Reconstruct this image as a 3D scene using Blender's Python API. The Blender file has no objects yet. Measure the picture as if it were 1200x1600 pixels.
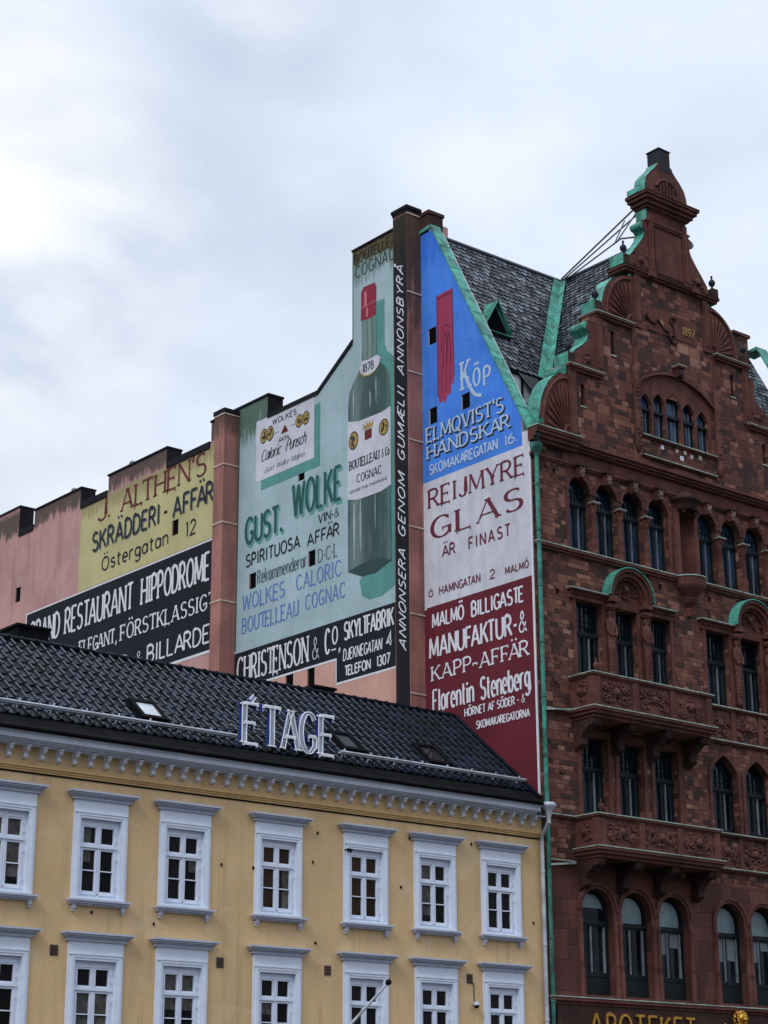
import bpy, math, random
from mathutils import Vector, Matrix, geometry
random.seed(7)
sc = bpy.context.scene
col = sc.collection

# ------------------------------------------------------------------ camera
YAW, PITCH, ROLL, FPX = 0.6918703, 0.31719769, -0.00473518, 3054.35
CAM = Vector((-38.35945, -39.41513, 1.6))
_d = Vector((math.sin(YAW) * math.cos(PITCH), math.cos(YAW) * math.cos(PITCH), math.sin(PITCH)))
_r = Vector((math.cos(YAW), -math.sin(YAW), 0))
_u = _r.cross(_d)
_r2 = _r * math.cos(ROLL) + _u * math.sin(ROLL)
_u2 = -_r * math.sin(ROLL) + _u * math.cos(ROLL)
cd = bpy.data.cameras.new('camera')
cam = bpy.data.objects.new('camera', cd)
col.objects.link(cam)
cam.matrix_world = Matrix(((_r2.x, _u2.x, -_d.x, CAM.x), (_r2.y, _u2.y, -_d.y, CAM.y), (_r2.z, _u2.z, -_d.z, CAM.z), (0, 0, 0, 1)))
cd.sensor_fit = 'VERTICAL'
cd.sensor_height = 36.0
cd.lens = FPX / 1600 * 36
cd.clip_start = 0.1
cd.clip_end = 3000
sc.camera = cam

# ------------------------------------------------------------------ light
SUN_DIR = Vector((-0.72, -0.30, 0.72)).normalized()
sd = bpy.data.lights.new('sun', 'SUN')
sd.energy = 1.1
sd.angle = math.radians(18)
sd.color = (1.0, 0.97, 0.93)
so = bpy.data.objects.new('sun', sd)
col.objects.link(so)
so.rotation_euler = SUN_DIR.to_track_quat('Z', 'Y').to_euler()
so.location = (-30, -30, 60)
sc.view_settings.view_transform = 'Standard'
sc.view_settings.look = 'None'
sc.view_settings.gamma = 1
sc.view_settings.use_curve_mapping = False
sc.view_settings.exposure = 0.22

SKY_STRENGTH = 0.1
w = bpy.data.worlds.new('World')
sc.world = w
w.use_nodes = True
wt = w.node_tree
wt.nodes.clear()
def wn(t, **k):
    n = wt.nodes.new(t)
    for a, b in k.items():
        setattr(n, a, b)
    return n
def wl(a, b): wt.links.new(a, b)
def wmath(op, a, b=None, c=None):
    n = wn('ShaderNodeMath', operation=op)
    for i, v in enumerate((a, b, c)):
        if v is None: continue
        if isinstance(v, (int, float)): n.inputs[i].default_value = v
        else: wl(v, n.inputs[i])
    return n.outputs[0]
sky = wn('ShaderNodeTexSky', sky_type='NISHITA')
sky.sun_disc = False
sky.sun_elevation = math.asin(SUN_DIR.z)
sky.sun_rotation = math.atan2(SUN_DIR.x, SUN_DIR.y)
tc = wn('ShaderNodeTexCoord')
sep = wn('ShaderNodeSeparateXYZ'); wl(tc.outputs['Generated'], sep.inputs[0])
mp = wn('ShaderNodeMapping'); mp.inputs['Scale'].default_value = (1.0, 1.0, 1.9)
mp.inputs['Location'].default_value = (0.35, 0.1, 0.2)
wl(tc.outputs['Generated'], mp.inputs[0])
n1 = wn('ShaderNodeTexNoise'); n1.inputs['Scale'].default_value = 3.4; n1.inputs['Detail'].default_value = 8; n1.inputs['Roughness'].default_value = 0.52
n1.inputs['Distortion'].default_value = 0.35
wl(mp.outputs[0], n1.inputs['Vector'])
n2 = wn('ShaderNodeTexNoise'); n2.inputs['Scale'].default_value = 7.5; n2.inputs['Detail'].default_value = 5
wl(mp.outputs[0], n2.inputs['Vector'])
cr = wn('ShaderNodeValToRGB')
cr.color_ramp.elements[0].position = 0.36; cr.color_ramp.elements[0].color = (5.45, 6.2, 7.5, 1)
cr.color_ramp.elements[1].position = 0.66; cr.color_ramp.elements[1].color = (7.9, 8.6, 9.7, 1)
mixn = wmath('ADD', wmath('MULTIPLY', n1.outputs['Fac'], 0.75), wmath('MULTIPLY', n2.outputs['Fac'], 0.25))
wl(mixn, cr.inputs[0])
# thin bright gap in the deck (sun side), a soft spot in the sky dome
def spot(dirv, lo, hi, amp):
    dn = wn('ShaderNodeVectorMath', operation='DOT_PRODUCT'); wl(tc.outputs['Generated'], dn.inputs[0]); dn.inputs[1].default_value = dirv
    mr = wn('ShaderNodeMapRange', interpolation_type='SMOOTHSTEP'); wl(dn.outputs['Value'], mr.inputs[0])
    mr.inputs[1].default_value = lo; mr.inputs[2].default_value = hi; mr.inputs[3].default_value = 0; mr.inputs[4].default_value = amp
    return mr.outputs[0]
def pix_dir(px, py):
    return (_r2 * (px - 600) + _u2 * (800 - py) + _d * FPX).normalized()
nz = wmath('MULTIPLY', wmath('SUBTRACT', n1.outputs['Fac'], 0.32), 3.2)
sp = wmath('ADD', spot(pix_dir(-20, 350), 0.9915, 0.9990, 1.5), spot(pix_dir(405, -25), 0.9990, 0.99998, 0.75))
sp = wmath('ADD', sp, spot(pix_dir(10, 650), 0.9955, 0.9999, 0.45))
sp = wmath('MULTIPLY', sp, nz)
add = wn('ShaderNodeMix', data_type='RGBA', blend_type='MIX'); add.clamp_factor = True
wl(sp, add.inputs[0]); wl(cr.outputs[0], add.inputs[6]); add.inputs[7].default_value = (9.9, 9.9, 9.8, 1)
# overcast deck is brighter overhead and behind the camera
mz = wn('ShaderNodeMapRange', interpolation_type='SMOOTHSTEP'); wl(sep.outputs[2], mz.inputs[0])
mz.inputs[1].default_value = 0.5; mz.inputs[2].default_value = 1.0; mz.inputs[3].default_value = 1.0; mz.inputs[4].default_value = 2.2
mb_ = spot((-0.75, -0.62, 0.2), -0.1, 1.0, 0.25)
mult = wmath('ADD', mz.outputs[0], mb_)
# low sky behind the camera dimmed in place of the unseen town, deepening soffits
lowb = wn('ShaderNodeMapRange', interpolation_type='SMOOTHSTEP'); wl(sep.outputs[2], lowb.inputs[0])
lowb.inputs[1].default_value = 0.05; lowb.inputs[2].default_value = 0.42; lowb.inputs[3].default_value = 0.80; lowb.inputs[4].default_value = 0.0
mult = wmath('MULTIPLY', mult, wmath('SUBTRACT', 1.0, wmath('MULTIPLY', lowb.outputs[0], spot((-0.55, -0.83, 0.0), -0.15, 0.45, 1.0))))
sc_ = wn('ShaderNodeVectorMath', operation='SCALE'); wl(add.outputs[2], sc_.inputs[0]); wl(mult, sc_.inputs['Scale'])
mx = wn('ShaderNodeMix', data_type='RGBA'); mx.inputs[0].default_value = 0.93
wl(sky.outputs[0], mx.inputs[6]); wl(sc_.outputs[0], mx.inputs[7])
bg = wn('ShaderNodeBackground'); bg.inputs['Strength'].default_value = SKY_STRENGTH
wl(mx.outputs[2], bg.inputs[0])
wo = wn('ShaderNodeOutputWorld'); wl(bg.outputs[0], wo.inputs[0])

# ------------------------------------------------------------------ materials
class NT:
    def __init__(s, name):
        s.m = bpy.data.materials.new(name); s.m.use_nodes = True
        s.t = s.m.node_tree; s.b = s.t.nodes['Principled BSDF']
        s._obj = None
    def n(s, t, **k):
        n = s.t.nodes.new(t)
        for a, b in k.items(): setattr(n, a, b)
        return n
    def l(s, a, b): s.t.links.new(a, b)
    def set(s, sock, v):
        if hasattr(v, 'links') or isinstance(v, bpy.types.NodeSocket): s.l(v, sock)
        else: sock.default_value = v
    def math(s, op, a, b=None, c=None):
        n = s.n('ShaderNodeMath', operation=op)
        for i, v in enumerate((a, b, c)):
            if v is not None: s.set(n.inputs[i], v)
        return n.outputs[0]
    def obj(s):
        if not s._obj: s._obj = s.n('ShaderNodeTexCoord').outputs['Object']
        return s._obj
    def sep(s):
        n = s.n('ShaderNodeSeparateXYZ'); s.l(s.obj(), n.inputs[0]); return n.outputs
    def noise(s, scale, detail=4, rough=0.5, vec=None, stretch=None, dist=0.0):
        n = s.n('ShaderNodeTexNoise')
        n.inputs['Scale'].default_value = scale; n.inputs['Detail'].default_value = detail
        n.inputs['Roughness'].default_value = rough; n.inputs['Distortion'].default_value = dist
        v = vec or s.obj()
        if stretch:
            mpn = s.n('ShaderNodeMapping'); mpn.inputs['Scale'].default_value = stretch; s.l(v, mpn.inputs[0]); v = mpn.outputs[0]
        s.l(v, n.inputs['Vector'])
        return n.outputs['Fac']
    def mix(s, f, a, b, blend='MIX'):
        n = s.n('ShaderNodeMix', data_type='RGBA', blend_type=blend)
        n.clamp_factor = True
        s.set(n.inputs[0], f)
        for i, v in ((6, a), (7, b)):
            if isinstance(v, (tuple, list)): n.inputs[i].default_value = (*v[:3], 1)
            else: s.l(v, n.inputs[i])
        return n.outputs[2]
    def smooth(s, v, lo, hi, a=0.0, b=1.0):
        n = s.n('ShaderNodeMapRange', interpolation_type='SMOOTHSTEP'); s.set(n.inputs[0], v)
        n.inputs[1].default_value = lo; n.inputs[2].default_value = hi; n.inputs[3].default_value = a; n.inputs[4].default_value = b
        return n.outputs[0]
    def ramp(s, f, stops, const=False):
        n = s.n('ShaderNodeValToRGB'); r = n.color_ramp
        if const: r.interpolation = 'CONSTANT'
        while len(r.elements) > 1: r.elements.remove(r.elements[-1])
        r.elements[0].position = stops[0][0]; r.elements[0].color = (*stops[0][1], 1)
        for p, c in stops[1:]:
            e = r.elements.new(p); e.color = (*c, 1)
        s.set(n.inputs[0], f); return n.outputs[0]
    def bump(s, h, strength=0.3, dist=0.02):
        n = s.n('ShaderNodeBump'); n.inputs['Strength'].default_value = strength; n.inputs['Distance'].default_value = dist
        s.l(h, n.inputs['Height']); s.l(n.outputs[0], s.b.inputs['Normal'])
    def fin(s, colr=None, rough=0.8, metal=0.0, spec=0.5):
        if colr is not None:
            if isinstance(colr, tuple): s.b.inputs['Base Color'].default_value = (*colr, 1)
            else: s.l(colr, s.b.inputs['Base Color'])
        s.set(s.b.inputs['Roughness'], rough); s.b.inputs['Metallic'].default_value = metal
        s.b.inputs['Specular IOR Level'].default_value = spec
        return s.m

def sc3(c, k): return tuple(min(1, v * k) for v in c)

def plaster(name, c, var=0.16, streak=0.25, streak_col=None, top=None, top_col=(0.04, 0.035, 0.03), rough=0.9, bump=0.25, patch=None, mend=None):
    """painted / rendered masonry: cloudy tone, rain streaks, optional algae stain below top edge(s)"""
    n = NT(name)
    big = n.noise(0.55, 5, 0.6)
    cl = n.mix(n.smooth(big, 0.3, 0.7), sc3(c, 1 - var), sc3(c, 1 + var))
    mid = n.noise(2.6, 6, 0.65, dist=0.4)
    cl = n.mix(n.smooth(mid, 0.35, 0.72, 0, 0.45), cl, patch or sc3(c, 0.78))
    st = n.noise(1.0, 5, 0.6, stretch=(3.5, 3.5, 0.22))
    cl = n.mix(n.smooth(st, 0.48, 0.75, 0, streak), cl, streak_col or sc3(c, 0.45))
    if mend:
        cl = n.mix(n.smooth(n.noise(0.9, 5, 0.55, dist=0.6), 0.575, 0.60, 0, 0.55), cl, mend)
        cl = n.mix(n.smooth(n.noise(1.0, 6, 0.7, stretch=(2.4, 2.4, 0.14)), 0.55, 0.68, 0, 0.38), cl, sc3(c, 0.5))
        cl = n.mix(n.smooth(n.noise(2.4, 9, 0.8), 0.60, 0.68, 0, 0.5), cl, sc3(c, 0.66))
    if top:
        z = n.sep()[2]
        for (z0, z1, amt, *tcl) in top:
            g = n.smooth(z, z0, z1)
            k = n.math('MULTIPLY', n.smooth(g, 0.0, 0.35), n.smooth(n.math('ADD', n.math('ADD', n.math('MULTIPLY', n.noise(1.0, 6, 0.75, stretch=(5.5, 5.5, 0.5)), 0.65), n.math('MULTIPLY', n.noise(1.1, 4, 0.6), 0.35)), n.math('MULTIPLY', g, 0.26)), 0.52, 0.66, 0, amt))
            lim = n.smooth(z, z1 + 0.1, z1 + 0.5, 1, 0)
            if len(tcl) > 1: lim = n.math('MULTIPLY', lim, n.smooth(n.sep()[1], tcl[1] - 20, tcl[1] - 18.5))
            cl = n.mix(n.math('MULTIPLY', k, lim), cl, tcl[0] if tcl else top_col)
    fine = n.noise(22, 4, 0.65)
    cl = n.mix(n.smooth(n.noise(5, 8, 0.75, stretch=(1, 1, 1.6)), 0.54, 0.66, 0, 0.32), cl, sc3(c, 0.62))
    cl = n.mix(n.smooth(fine, 0.3, 0.7, 0, 0.10), cl, (0.02, 0.02, 0.02))
    n.bump(n.math('ADD', n.math('MULTIPLY', fine, 0.4), mid), bump, 0.012)
    return n.fin(cl, rough, spec=0.25)

def paint(name, c, rough=0.8, wear=0.3, wear_col=None, chip=None):
    """lettering paint, slightly worn"""
    n = NT(name)
    a = n.noise(3.5, 7, 0.7)
    cl = n.mix(n.smooth(a, 0.45, 0.75, 0, wear), c, wear_col or sc3(c, 0.6))
    cl = n.mix(n.smooth(n.noise(7, 9, 0.8), 0.585, 0.66, 0, 0.7), cl, chip or wear_col or sc3(c, 0.5))
    cl = n.mix(n.smooth(n.noise(1.0, 5, 0.65, stretch=(5, 5, 0.4)), 0.5, 0.7, 0, 0.35), cl, sc3(c, 0.55))
    return n.fin(cl, rough, spec=0.25)

def simple(name, c, rough=0.6, metal=0.0, var=0.12, nscale=2.0, spec=0.5):
    n = NT(name)
    cl = n.mix(n.smooth(n.noise(nscale, 6, 0.65), 0.3, 0.7), sc3(c, 1 - var), sc3(c, 1 + var))
    return n.fin(cl, rough, metal, spec)

def ashlar(name, h, wd, stops, mort=0.011, mcol=(0.035, 0.022, 0.018), bumpk=0.5):
    n = NT(name)
    X, Y, Z = n.sep()
    u = n.math('ADD', X, Y)
    def wnoise(v, dim='1D'):
        q = n.n('ShaderNodeTexWhiteNoise', noise_dimensions=dim)
        n.l(v, q.inputs['W'] if dim == '1D' else q.inputs['Vector']); return q.outputs['Value']
    def layer(hh, ww, salt):
        zz = n.math('DIVIDE', n.math('ADD', Z, 100.0), hh)
        r = n.math('FLOOR', zz); fz = n.math('FRACT', zz)
        rr = wnoise(n.math('ADD', r, salt))
        wv = n.math('MULTIPLY', ww, n.math('ADD', 0.75, n.math('MULTIPLY', rr, 0.6)))
        cu = n.math('ADD', n.math('DIVIDE', n.math('ADD', u, 50.0), wv), n.math('MULTIPLY', rr, 7.3))
        c = n.math('FLOOR', cu); fu = n.math('FRACT', cu)
        cb = n.n('ShaderNodeCombineXYZ'); n.l(c, cb.inputs[0]); n.l(r, cb.inputs[1]); cb.inputs[2].default_value = salt
        v = wnoise(cb.outputs[0], '3D')
        cb2 = n.n('ShaderNodeCombineXYZ'); n.l(c, cb2.inputs[0]); n.l(r, cb2.inputs[1]); cb2.inputs[2].default_value = salt + 31
        v2 = wnoise(cb2.outputs[0], '3D')
        du = n.math('MULTIPLY', n.math('MINIMUM', fu, n.math('SUBTRACT', 1.0, fu)), wv)
        dz = n.math('MULTIPLY', n.math('MINIMUM', fz, n.math('SUBTRACT', 1.0, fz)), hh)
        return v, v2, n.math('MINIMUM', du, dz)
    v1, _, d1 = layer(h, wd, 3.0)
    vb, sel, db = layer(h * 2, wd * 1.5, 11.0)
    k = n.math('GREATER_THAN', sel, 0.66)
    val = n.n('ShaderNodeMix', data_type='FLOAT'); n.l(k, val.inputs[0]); n.l(v1, val.inputs[2]); n.l(vb, val.inputs[3])
    dd = n.n('ShaderNodeMix', data_type='FLOAT'); n.l(k, dd.inputs[0]); n.l(d1, dd.inputs[2]); n.l(db, dd.inputs[3])
    cl = n.ramp(val.outputs[0], stops)
    cl = n.mix(n.smooth(n.noise(0.7, 4, 0.6), 0.38, 0.7, 0, 0.35), cl, (0.060, 0.029, 0.025))
    cl = n.mix(n.smooth(n.noise(9, 5, 0.7), 0.3, 0.75, 0, 0.4), cl, (0.045, 0.02, 0.016))
    cl = n.mix(n.smooth(dd.outputs[0], mort * 0.5, mort * 1.3, 0.8, 0), cl, mcol)
    hgt = n.math('ADD', n.smooth(dd.outputs[0], 0, mort * 2.2), n.math('MULTIPLY', n.noise(14, 5, 0.7), 0.6))
    hgt = n.math('ADD', hgt, n.math('MULTIPLY', val.outputs[0], 0.5))
    n.bump(hgt, bumpk, 0.03)
    return n.fin(cl, 0.85, spec=0.2)

def stone(name, c, bumpk=0.5, fs=7.0):
    n = NT(name)
    cl = n.mix(n.smooth(n.noise(1.3, 5, 0.6), 0.3, 0.7), sc3(c, 0.65), sc3(c, 1.25))
    cl = n.mix(n.smooth(n.noise(fs, 6, 0.7), 0.35, 0.7, 0, 0.5), cl, sc3(c, 0.45))
    st = n.noise(1.0, 5, 0.6, stretch=(4, 4, 0.3))
    cl = n.mix(n.smooth(st, 0.5, 0.75, 0, 0.5), cl, (0.03, 0.02, 0.018))
    n.bump(n.noise(fs * 3, 6, 0.7), bumpk, 0.03)
    return n.fin(cl, 0.85, spec=0.2)

def copper(name, c=(0.060, 0.275, 0.215)):
    n = NT(name)
    cl = n.mix(n.smooth(n.noise(1.8, 8, 0.75), 0.36, 0.64), sc3(c, 0.5), sc3(c, 1.45))
    cl = n.mix(n.smooth(n.noise(3.5, 8, 0.78), 0.50, 0.68, 0, 0.75), cl, sc3(c, 0.28))
    cl = n.mix(n.smooth(n.noise(2.2, 6, 0.7), 0.55, 0.66, 0, 0.65), cl, (0.06, 0.05, 0.04))
    st = n.noise(1.0, 5, 0.6, stretch=(6, 6, 0.5))
    cl = n.mix(n.smooth(st, 0.55, 0.75, 0, 0.6), cl, (0.17, 0.39, 0.34))
    n.bump(n.noise(12, 4), 0.15, 0.02)
    return n.fin(cl, 0.6, spec=0.4)

def glass(name, c, rough=0.06, var=0.5, spec=0.5):
    n = NT(name)
    a = n.noise(0.9, 3, 0.5, stretch=(1, 1, 0.6))
    cl = n.mix(n.smooth(a, 0.35, 0.68), sc3(c, 1 - var), sc3(c, 1 + var))
    n.bump(n.noise(0.8, 2), 0.05, 0.05)
    return n.fin(cl, rough, spec=spec)

M = {}
M['yellow'] = plaster('yellow_render', (0.625, 0.425, 0.22), 0.10, 0.42, (0.39, 0.28, 0.165), bump=0.3, patch=(0.56, 0.41, 0.23), mend=(0.62, 0.46, 0.285))
M['yellow_trim'] = plaster('yellow_moulding', (0.63, 0.415, 0.185), 0.06, 0.35)
M['white'] = simple('white_paint', (0.64, 0.69, 0.80), 0.55, var=0.05)
M['white_dirty'] = plaster('white_cornice_paint', (0.62, 0.66, 0.76), 0.06, 0.25, (0.3, 0.32, 0.36), rough=0.6, bump=0.05)
M['greywhite'] = plaster('weathered_grey_white_paint', (0.47, 0.50, 0.60), 0.07, 0.3, (0.24, 0.26, 0.30), rough=0.6, bump=0.05)
M['bracket'] = simple('grey_white_paint', (0.62, 0.64, 0.70), 0.55, var=0.2, nscale=6)
M['pane'] = glass('dark_pane', (0.009, 0.008, 0.009), spec=0.12)
M['pane_warm'] = glass('warm_dark_pane', (0.026, 0.016, 0.010), spec=0.12)
M['net'] = simple('dim_net_curtain', (0.075, 0.07, 0.065), 0.9, var=0.5, nscale=5, spec=0.1)
M['room'] = simple('dark_room', (0.006, 0.006, 0.007), 1.0, spec=0.0)
M['black_metal'] = simple('black_sheet_metal', (0.006, 0.006, 0.007), 0.8, var=0.4, spec=0.06)
M['tile_a'] = simple('glazed_tile_black', (0.006, 0.008, 0.013), 0.26, var=0.4, nscale=4, spec=0.05)
M['tile_b'] = simple('glazed_tile_blue_black', (0.008, 0.012, 0.024), 0.2, var=0.4, nscale=4, spec=0.07)
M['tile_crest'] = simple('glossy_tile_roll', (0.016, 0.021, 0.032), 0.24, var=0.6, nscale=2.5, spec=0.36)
M['tile_nose'] = simple('painted_tile_highlight', (0.060, 0.070, 0.085), 0.4, var=0.5, nscale=4, spec=0.3)  # lighter colour paints the sky highlights onto the tile noses
M['tile_c'] = simple('glazed_tile_dull', (0.007, 0.007, 0.008), 0.4, var=0.4, nscale=4, spec=0.05)
M['galv'] = simple('galvanised_steel', (0.40, 0.43, 0.48), 0.45, 0.2, var=0.25)
M['skyglass'] = glass('roof_window_glass', (0.014, 0.017, 0.022), 0.06, spec=0.3)
M['skyref'] = simple('painted_sky_glazing', (0.55, 0.58, 0.62), 0.15, var=0.15, spec=0.8)  # pale colour paints the sky's reflection into the attic panes
M['skypale'] = simple('painted_sky_reflection', (0.42, 0.45, 0.47), 0.3, var=0.2, spec=0.4)  # skylight pane with the white sky reflection put into its colour
PZ = [(26.1, 27.3, 0.85)]
M['pink'] = plaster('pink_render', (0.49, 0.275, 0.25), 0.14, 0.45, (0.27, 0.12, 0.105), top=PZ, patch=(0.44, 0.26, 0.245), mend=(0.50, 0.315, 0.28))
M['pink_low'] = plaster('pale_pink_render', (0.58, 0.33, 0.265), 0.10, 0.2, (0.36, 0.18, 0.14))
M['pilaster'] = plaster('brown_pink_render', (0.36, 0.165, 0.138), 0.2, 0.6, (0.15, 0.06, 0.05), top=[(25.9, 27.2, 0.8)], top_col=(0.07, 0.045, 0.035))
M['column'] = plaster('stained_column_render', (0.34, 0.15, 0.125), 0.3, 0.75, (0.09, 0.05, 0.042), top=[(24.5, 31.0, 0.85)], top_col=(0.045, 0.03, 0.022))
M['string'] = simple('pale_string_line', (0.55, 0.42, 0.36), 0.8, var=0.15)
M['coping'] = simple('dark_coping_metal', (0.010, 0.010, 0.013), 0.7, var=0.4, spec=0.1)
M['blackpaint'] = plaster('black_wall_paint', (0.0085, 0.010, 0.0165), 0.25, 0.3, (0.022, 0.024, 0.030), bump=0.2)
M['blackcol'] = plaster('black_column_paint', (0.0085, 0.009, 0.014), 0.25, 0.35, (0.024, 0.024, 0.028), top=[(28.8, 31.2, 0.5)], top_col=(0.045, 0.034, 0.016))
M['teal'] = plaster('pale_teal_paint', (0.37, 0.475, 0.51), 0.12, 0.35, (0.22, 0.37, 0.375), top=[(25.3, 27.3, 0.95, (0.07, 0.125, 0.085), 11.5), (29.2, 31.1, 0.6), (30.35, 31.0, 1.0, (0.085, 0.062, 0.022))], top_col=(0.07, 0.125, 0.085), patch=(0.27, 0.43, 0.43))
M['teal_dark'] = plaster('teal_shadow_paint', (0.10, 0.285, 0.265), 0.15, 0.25)
M['stain'] = plaster('brown_algae_stain', (0.10, 0.075, 0.03), 0.3, 0.4)
M['yellowsign'] = plaster('pale_yellow_sign_paint', (0.50, 0.445, 0.225), 0.10, 0.36, (0.32, 0.31, 0.16), top=[(25.4, 26.7, 0.55)], top_col=(0.20, 0.15, 0.075), patch=(0.43, 0.40, 0.2))
M['labelwhite'] = plaster('white_label_paint', (0.58, 0.58, 0.64), 0.10, 0.4, (0.34, 0.34, 0.39))
M['blue'] = plaster('blue_wall_paint', (0.050, 0.205, 0.70), 0.2, 0.4, (0.03, 0.12, 0.46), top=[(28.6, 30.7, 0.4)], top_col=(0.01, 0.10, 0.62), patch=(0.10, 0.28, 0.72))
M['whitewall'] = plaster('white_wall_paint', (0.60, 0.59, 0.645), 0.11, 0.45, (0.36, 0.35, 0.40), patch=(0.43, 0.43, 0.49))
M['burgundy'] = plaster('burgundy_wall_paint', (0.130, 0.0145, 0.027), 0.16, 0.4, (0.065, 0.009, 0.015))
M['p_white'] = paint('white_letter_paint', (0.66, 0.66, 0.70), wear=0.35, wear_col=(0.42, 0.42, 0.45), chip=(0.16, 0.15, 0.17))
M['p_blueletter'] = paint('pale_blue_letter_paint', (0.42, 0.52, 0.66), wear=0.7, wear_col=(0.16, 0.30, 0.62))
M['p_black'] = paint('black_letter_paint', (0.014, 0.015, 0.02), wear=0.25, wear_col=(0.05, 0.05, 0.055))
M['p_green'] = paint('dark_green_letter_paint', (0.018, 0.085, 0.075), wear=0.4, wear_col=(0.05, 0.16, 0.145))
M['p_sea'] = paint('light_sea_shadow_paint', (0.11, 0.30, 0.28), wear=0.4)
M['p_darkred'] = paint('dark_red_letter_paint', (0.12, 0.018, 0.022), wear=0.35, wear_col=(0.17, 0.05, 0.045))
M['p_maroon'] = paint('maroon_letter_paint', (0.125, 0.018, 0.036), wear=0.3)
M['p_grey'] = paint('grey_letter_paint', (0.075, 0.105, 0.12), wear=0.5, wear_col=(0.2, 0.3, 0.31))
M['p_blue'] = paint('blue_letter_paint', (0.075, 0.17, 0.46), wear=0.5, wear_col=(0.2, 0.33, 0.52))
M['p_glove'] = paint('rose_glove_paint', (0.32, 0.035, 0.085), wear=0.55, wear_col=(0.25, 0.04, 0.11))
M['p_gold'] = paint('ochre_medal_paint', (0.36, 0.24, 0.07), wear=0.6, wear_col=(0.12, 0.08, 0.03))
M['p_cap'] = paint('red_capsule_paint', (0.26, 0.02, 0.045), wear=0.5, wear_col=(0.16, 0.012, 0.03))
M['p_caplight'] = paint('pink_capsule_light_paint', (0.50, 0.16, 0.20))
M['p_neck'] = paint('grey_green_neck_paint', (0.13, 0.20, 0.17), wear=0.6, wear_col=(0.07, 0.125, 0.11))
def bottle_paint(name, stops, y0, y1):
    n = NT(name)
    Y = n.sep()[1]
    t = n.math('DIVIDE', n.math('SUBTRACT', y1 - 20.0, Y), y1 - y0)
    t = n.math('ADD', t, n.math('MULTIPLY', n.math('SUBTRACT', n.noise(1.6, 5, 0.6, stretch=(1.5, 1.5, 0.5)), 0.5), 0.30))
    cl = n.ramp(t, stops)
    cl = n.mix(n.smooth(n.noise(1.0, 6, 0.7, stretch=(5, 5, 0.6)), 0.5, 0.72, 0, 0.45), cl, (0.17, 0.225, 0.22))
    return n.fin(cl, 0.8, spec=0.25)
M['p_bottle'] = bottle_paint('painted_bottle_glass', [(0.0, (0.045, 0.085, 0.08)), (0.05, (0.10, 0.16, 0.155)), (0.22, (0.135, 0.19, 0.185)), (0.36, (0.06, 0.10, 0.098)), (0.62, (0.036, 0.070, 0.068)), (0.86, (0.05, 0.095, 0.088)), (0.97, (0.10, 0.17, 0.155)), (1.0, (0.04, 0.09, 0.08))], 6.5, 8.75)
M['p_neckg'] = bottle_paint('painted_neck_glass', [(0.0, (0.06, 0.11, 0.095)), (0.12, (0.17, 0.25, 0.22)), (0.4, (0.11, 0.17, 0.14)), (0.55, (0.22, 0.29, 0.25)), (0.75, (0.09, 0.15, 0.125)), (0.95, (0.16, 0.25, 0.22)), (1.0, (0.06, 0.12, 0.10))], 7.24, 7.99)
M['p_bottle0'] = paint('bottle_green_paint', (0.052, 0.095, 0.092), wear=0.7, wear_col=(0.085, 0.125, 0.125))
M['p_bottledark'] = paint('dark_bottle_paint', (0.028, 0.06, 0.058), wear=0.5, wear_col=(0.05, 0.085, 0.08))
M['p_glint'] = paint('pale_glint_paint', (0.32, 0.40, 0.40), wear=0.8, wear_col=(0.12, 0.17, 0.17))
RAMP = [(0.0, (0.042, 0.026, 0.025)), (0.18, (0.062, 0.031, 0.028)), (0.36, (0.108, 0.044, 0.035)), (0.55, (0.150, 0.058, 0.043)), (0.70, (0.185, 0.074, 0.052)), (0.86, (0.235, 0.098, 0.068)), (0.95, (0.30, 0.142, 0.098)), (1.0, (0.36, 0.195, 0.14))]
M['ashlar'] = ashlar('red_sandstone_blocks', 0.14, 0.26, RAMP, mort=0.008)
M['ashlar_big'] = ashlar('large_red_sandstone_blocks', 0.17, 0.29, RAMP, mort=0.008)
M['ashlar_low'] = ashlar('dressed_red_sandstone_blocks', 0.42, 0.75, [(0, (0.070, 0.029, 0.025)), (0.5, (0.105, 0.041, 0.034)), (1, (0.15, 0.058, 0.046))], mort=0.008)
M['stone'] = stone('red_sandstone_trim', (0.125, 0.048, 0.038))
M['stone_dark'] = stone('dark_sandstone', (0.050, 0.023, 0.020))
M['carved'] = stone('carved_sandstone', (0.135, 0.058, 0.048), 0.9, 12)
M['mask'] = stone('pale_weathered_mask_stone', (0.22, 0.135, 0.125), 0.9, 12)
M["copper"] = copper("verdigris_copper")
M['coppermid'] = copper('mid_verdigris_copper', (0.03, 0.19, 0.145))  # mid-tone verdigris for the downpipe sleeve
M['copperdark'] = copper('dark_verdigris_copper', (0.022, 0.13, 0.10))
M['capmetal'] = simple('pale_verdigris_edge', (0.30, 0.375, 0.33), 0.55, var=0.4, nscale=3)
M['slate_a'] = simple('slate_grey', (0.022, 0.029, 0.043), 0.34, var=0.3, nscale=5, spec=0.3)
M['slate_b'] = simple('slate_dark', (0.011, 0.013, 0.018), 0.42, var=0.3, nscale=5, spec=0.2)
M['slate_c'] = simple('slate_pale', (0.062, 0.080, 0.112), 0.30, var=0.3, nscale=5, spec=0.4)
M['slate_d'] = simple('slate_brownish', (0.012, 0.014, 0.018), 0.5, var=0.3, nscale=5, spec=0.2)
M['wood'] = simple('dark_green_window_paint', (0.007, 0.011, 0.012), 0.6, var=0.3, spec=0.2)
M['sash'] = simple('grey_blue_sash_paint', (0.028, 0.042, 0.052), 0.5, var=0.3, spec=0.2)
M['bglass'] = glass('deep_blue_glass', (0.006, 0.010, 0.016), 0.05, 0.7, spec=0.22)
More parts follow.
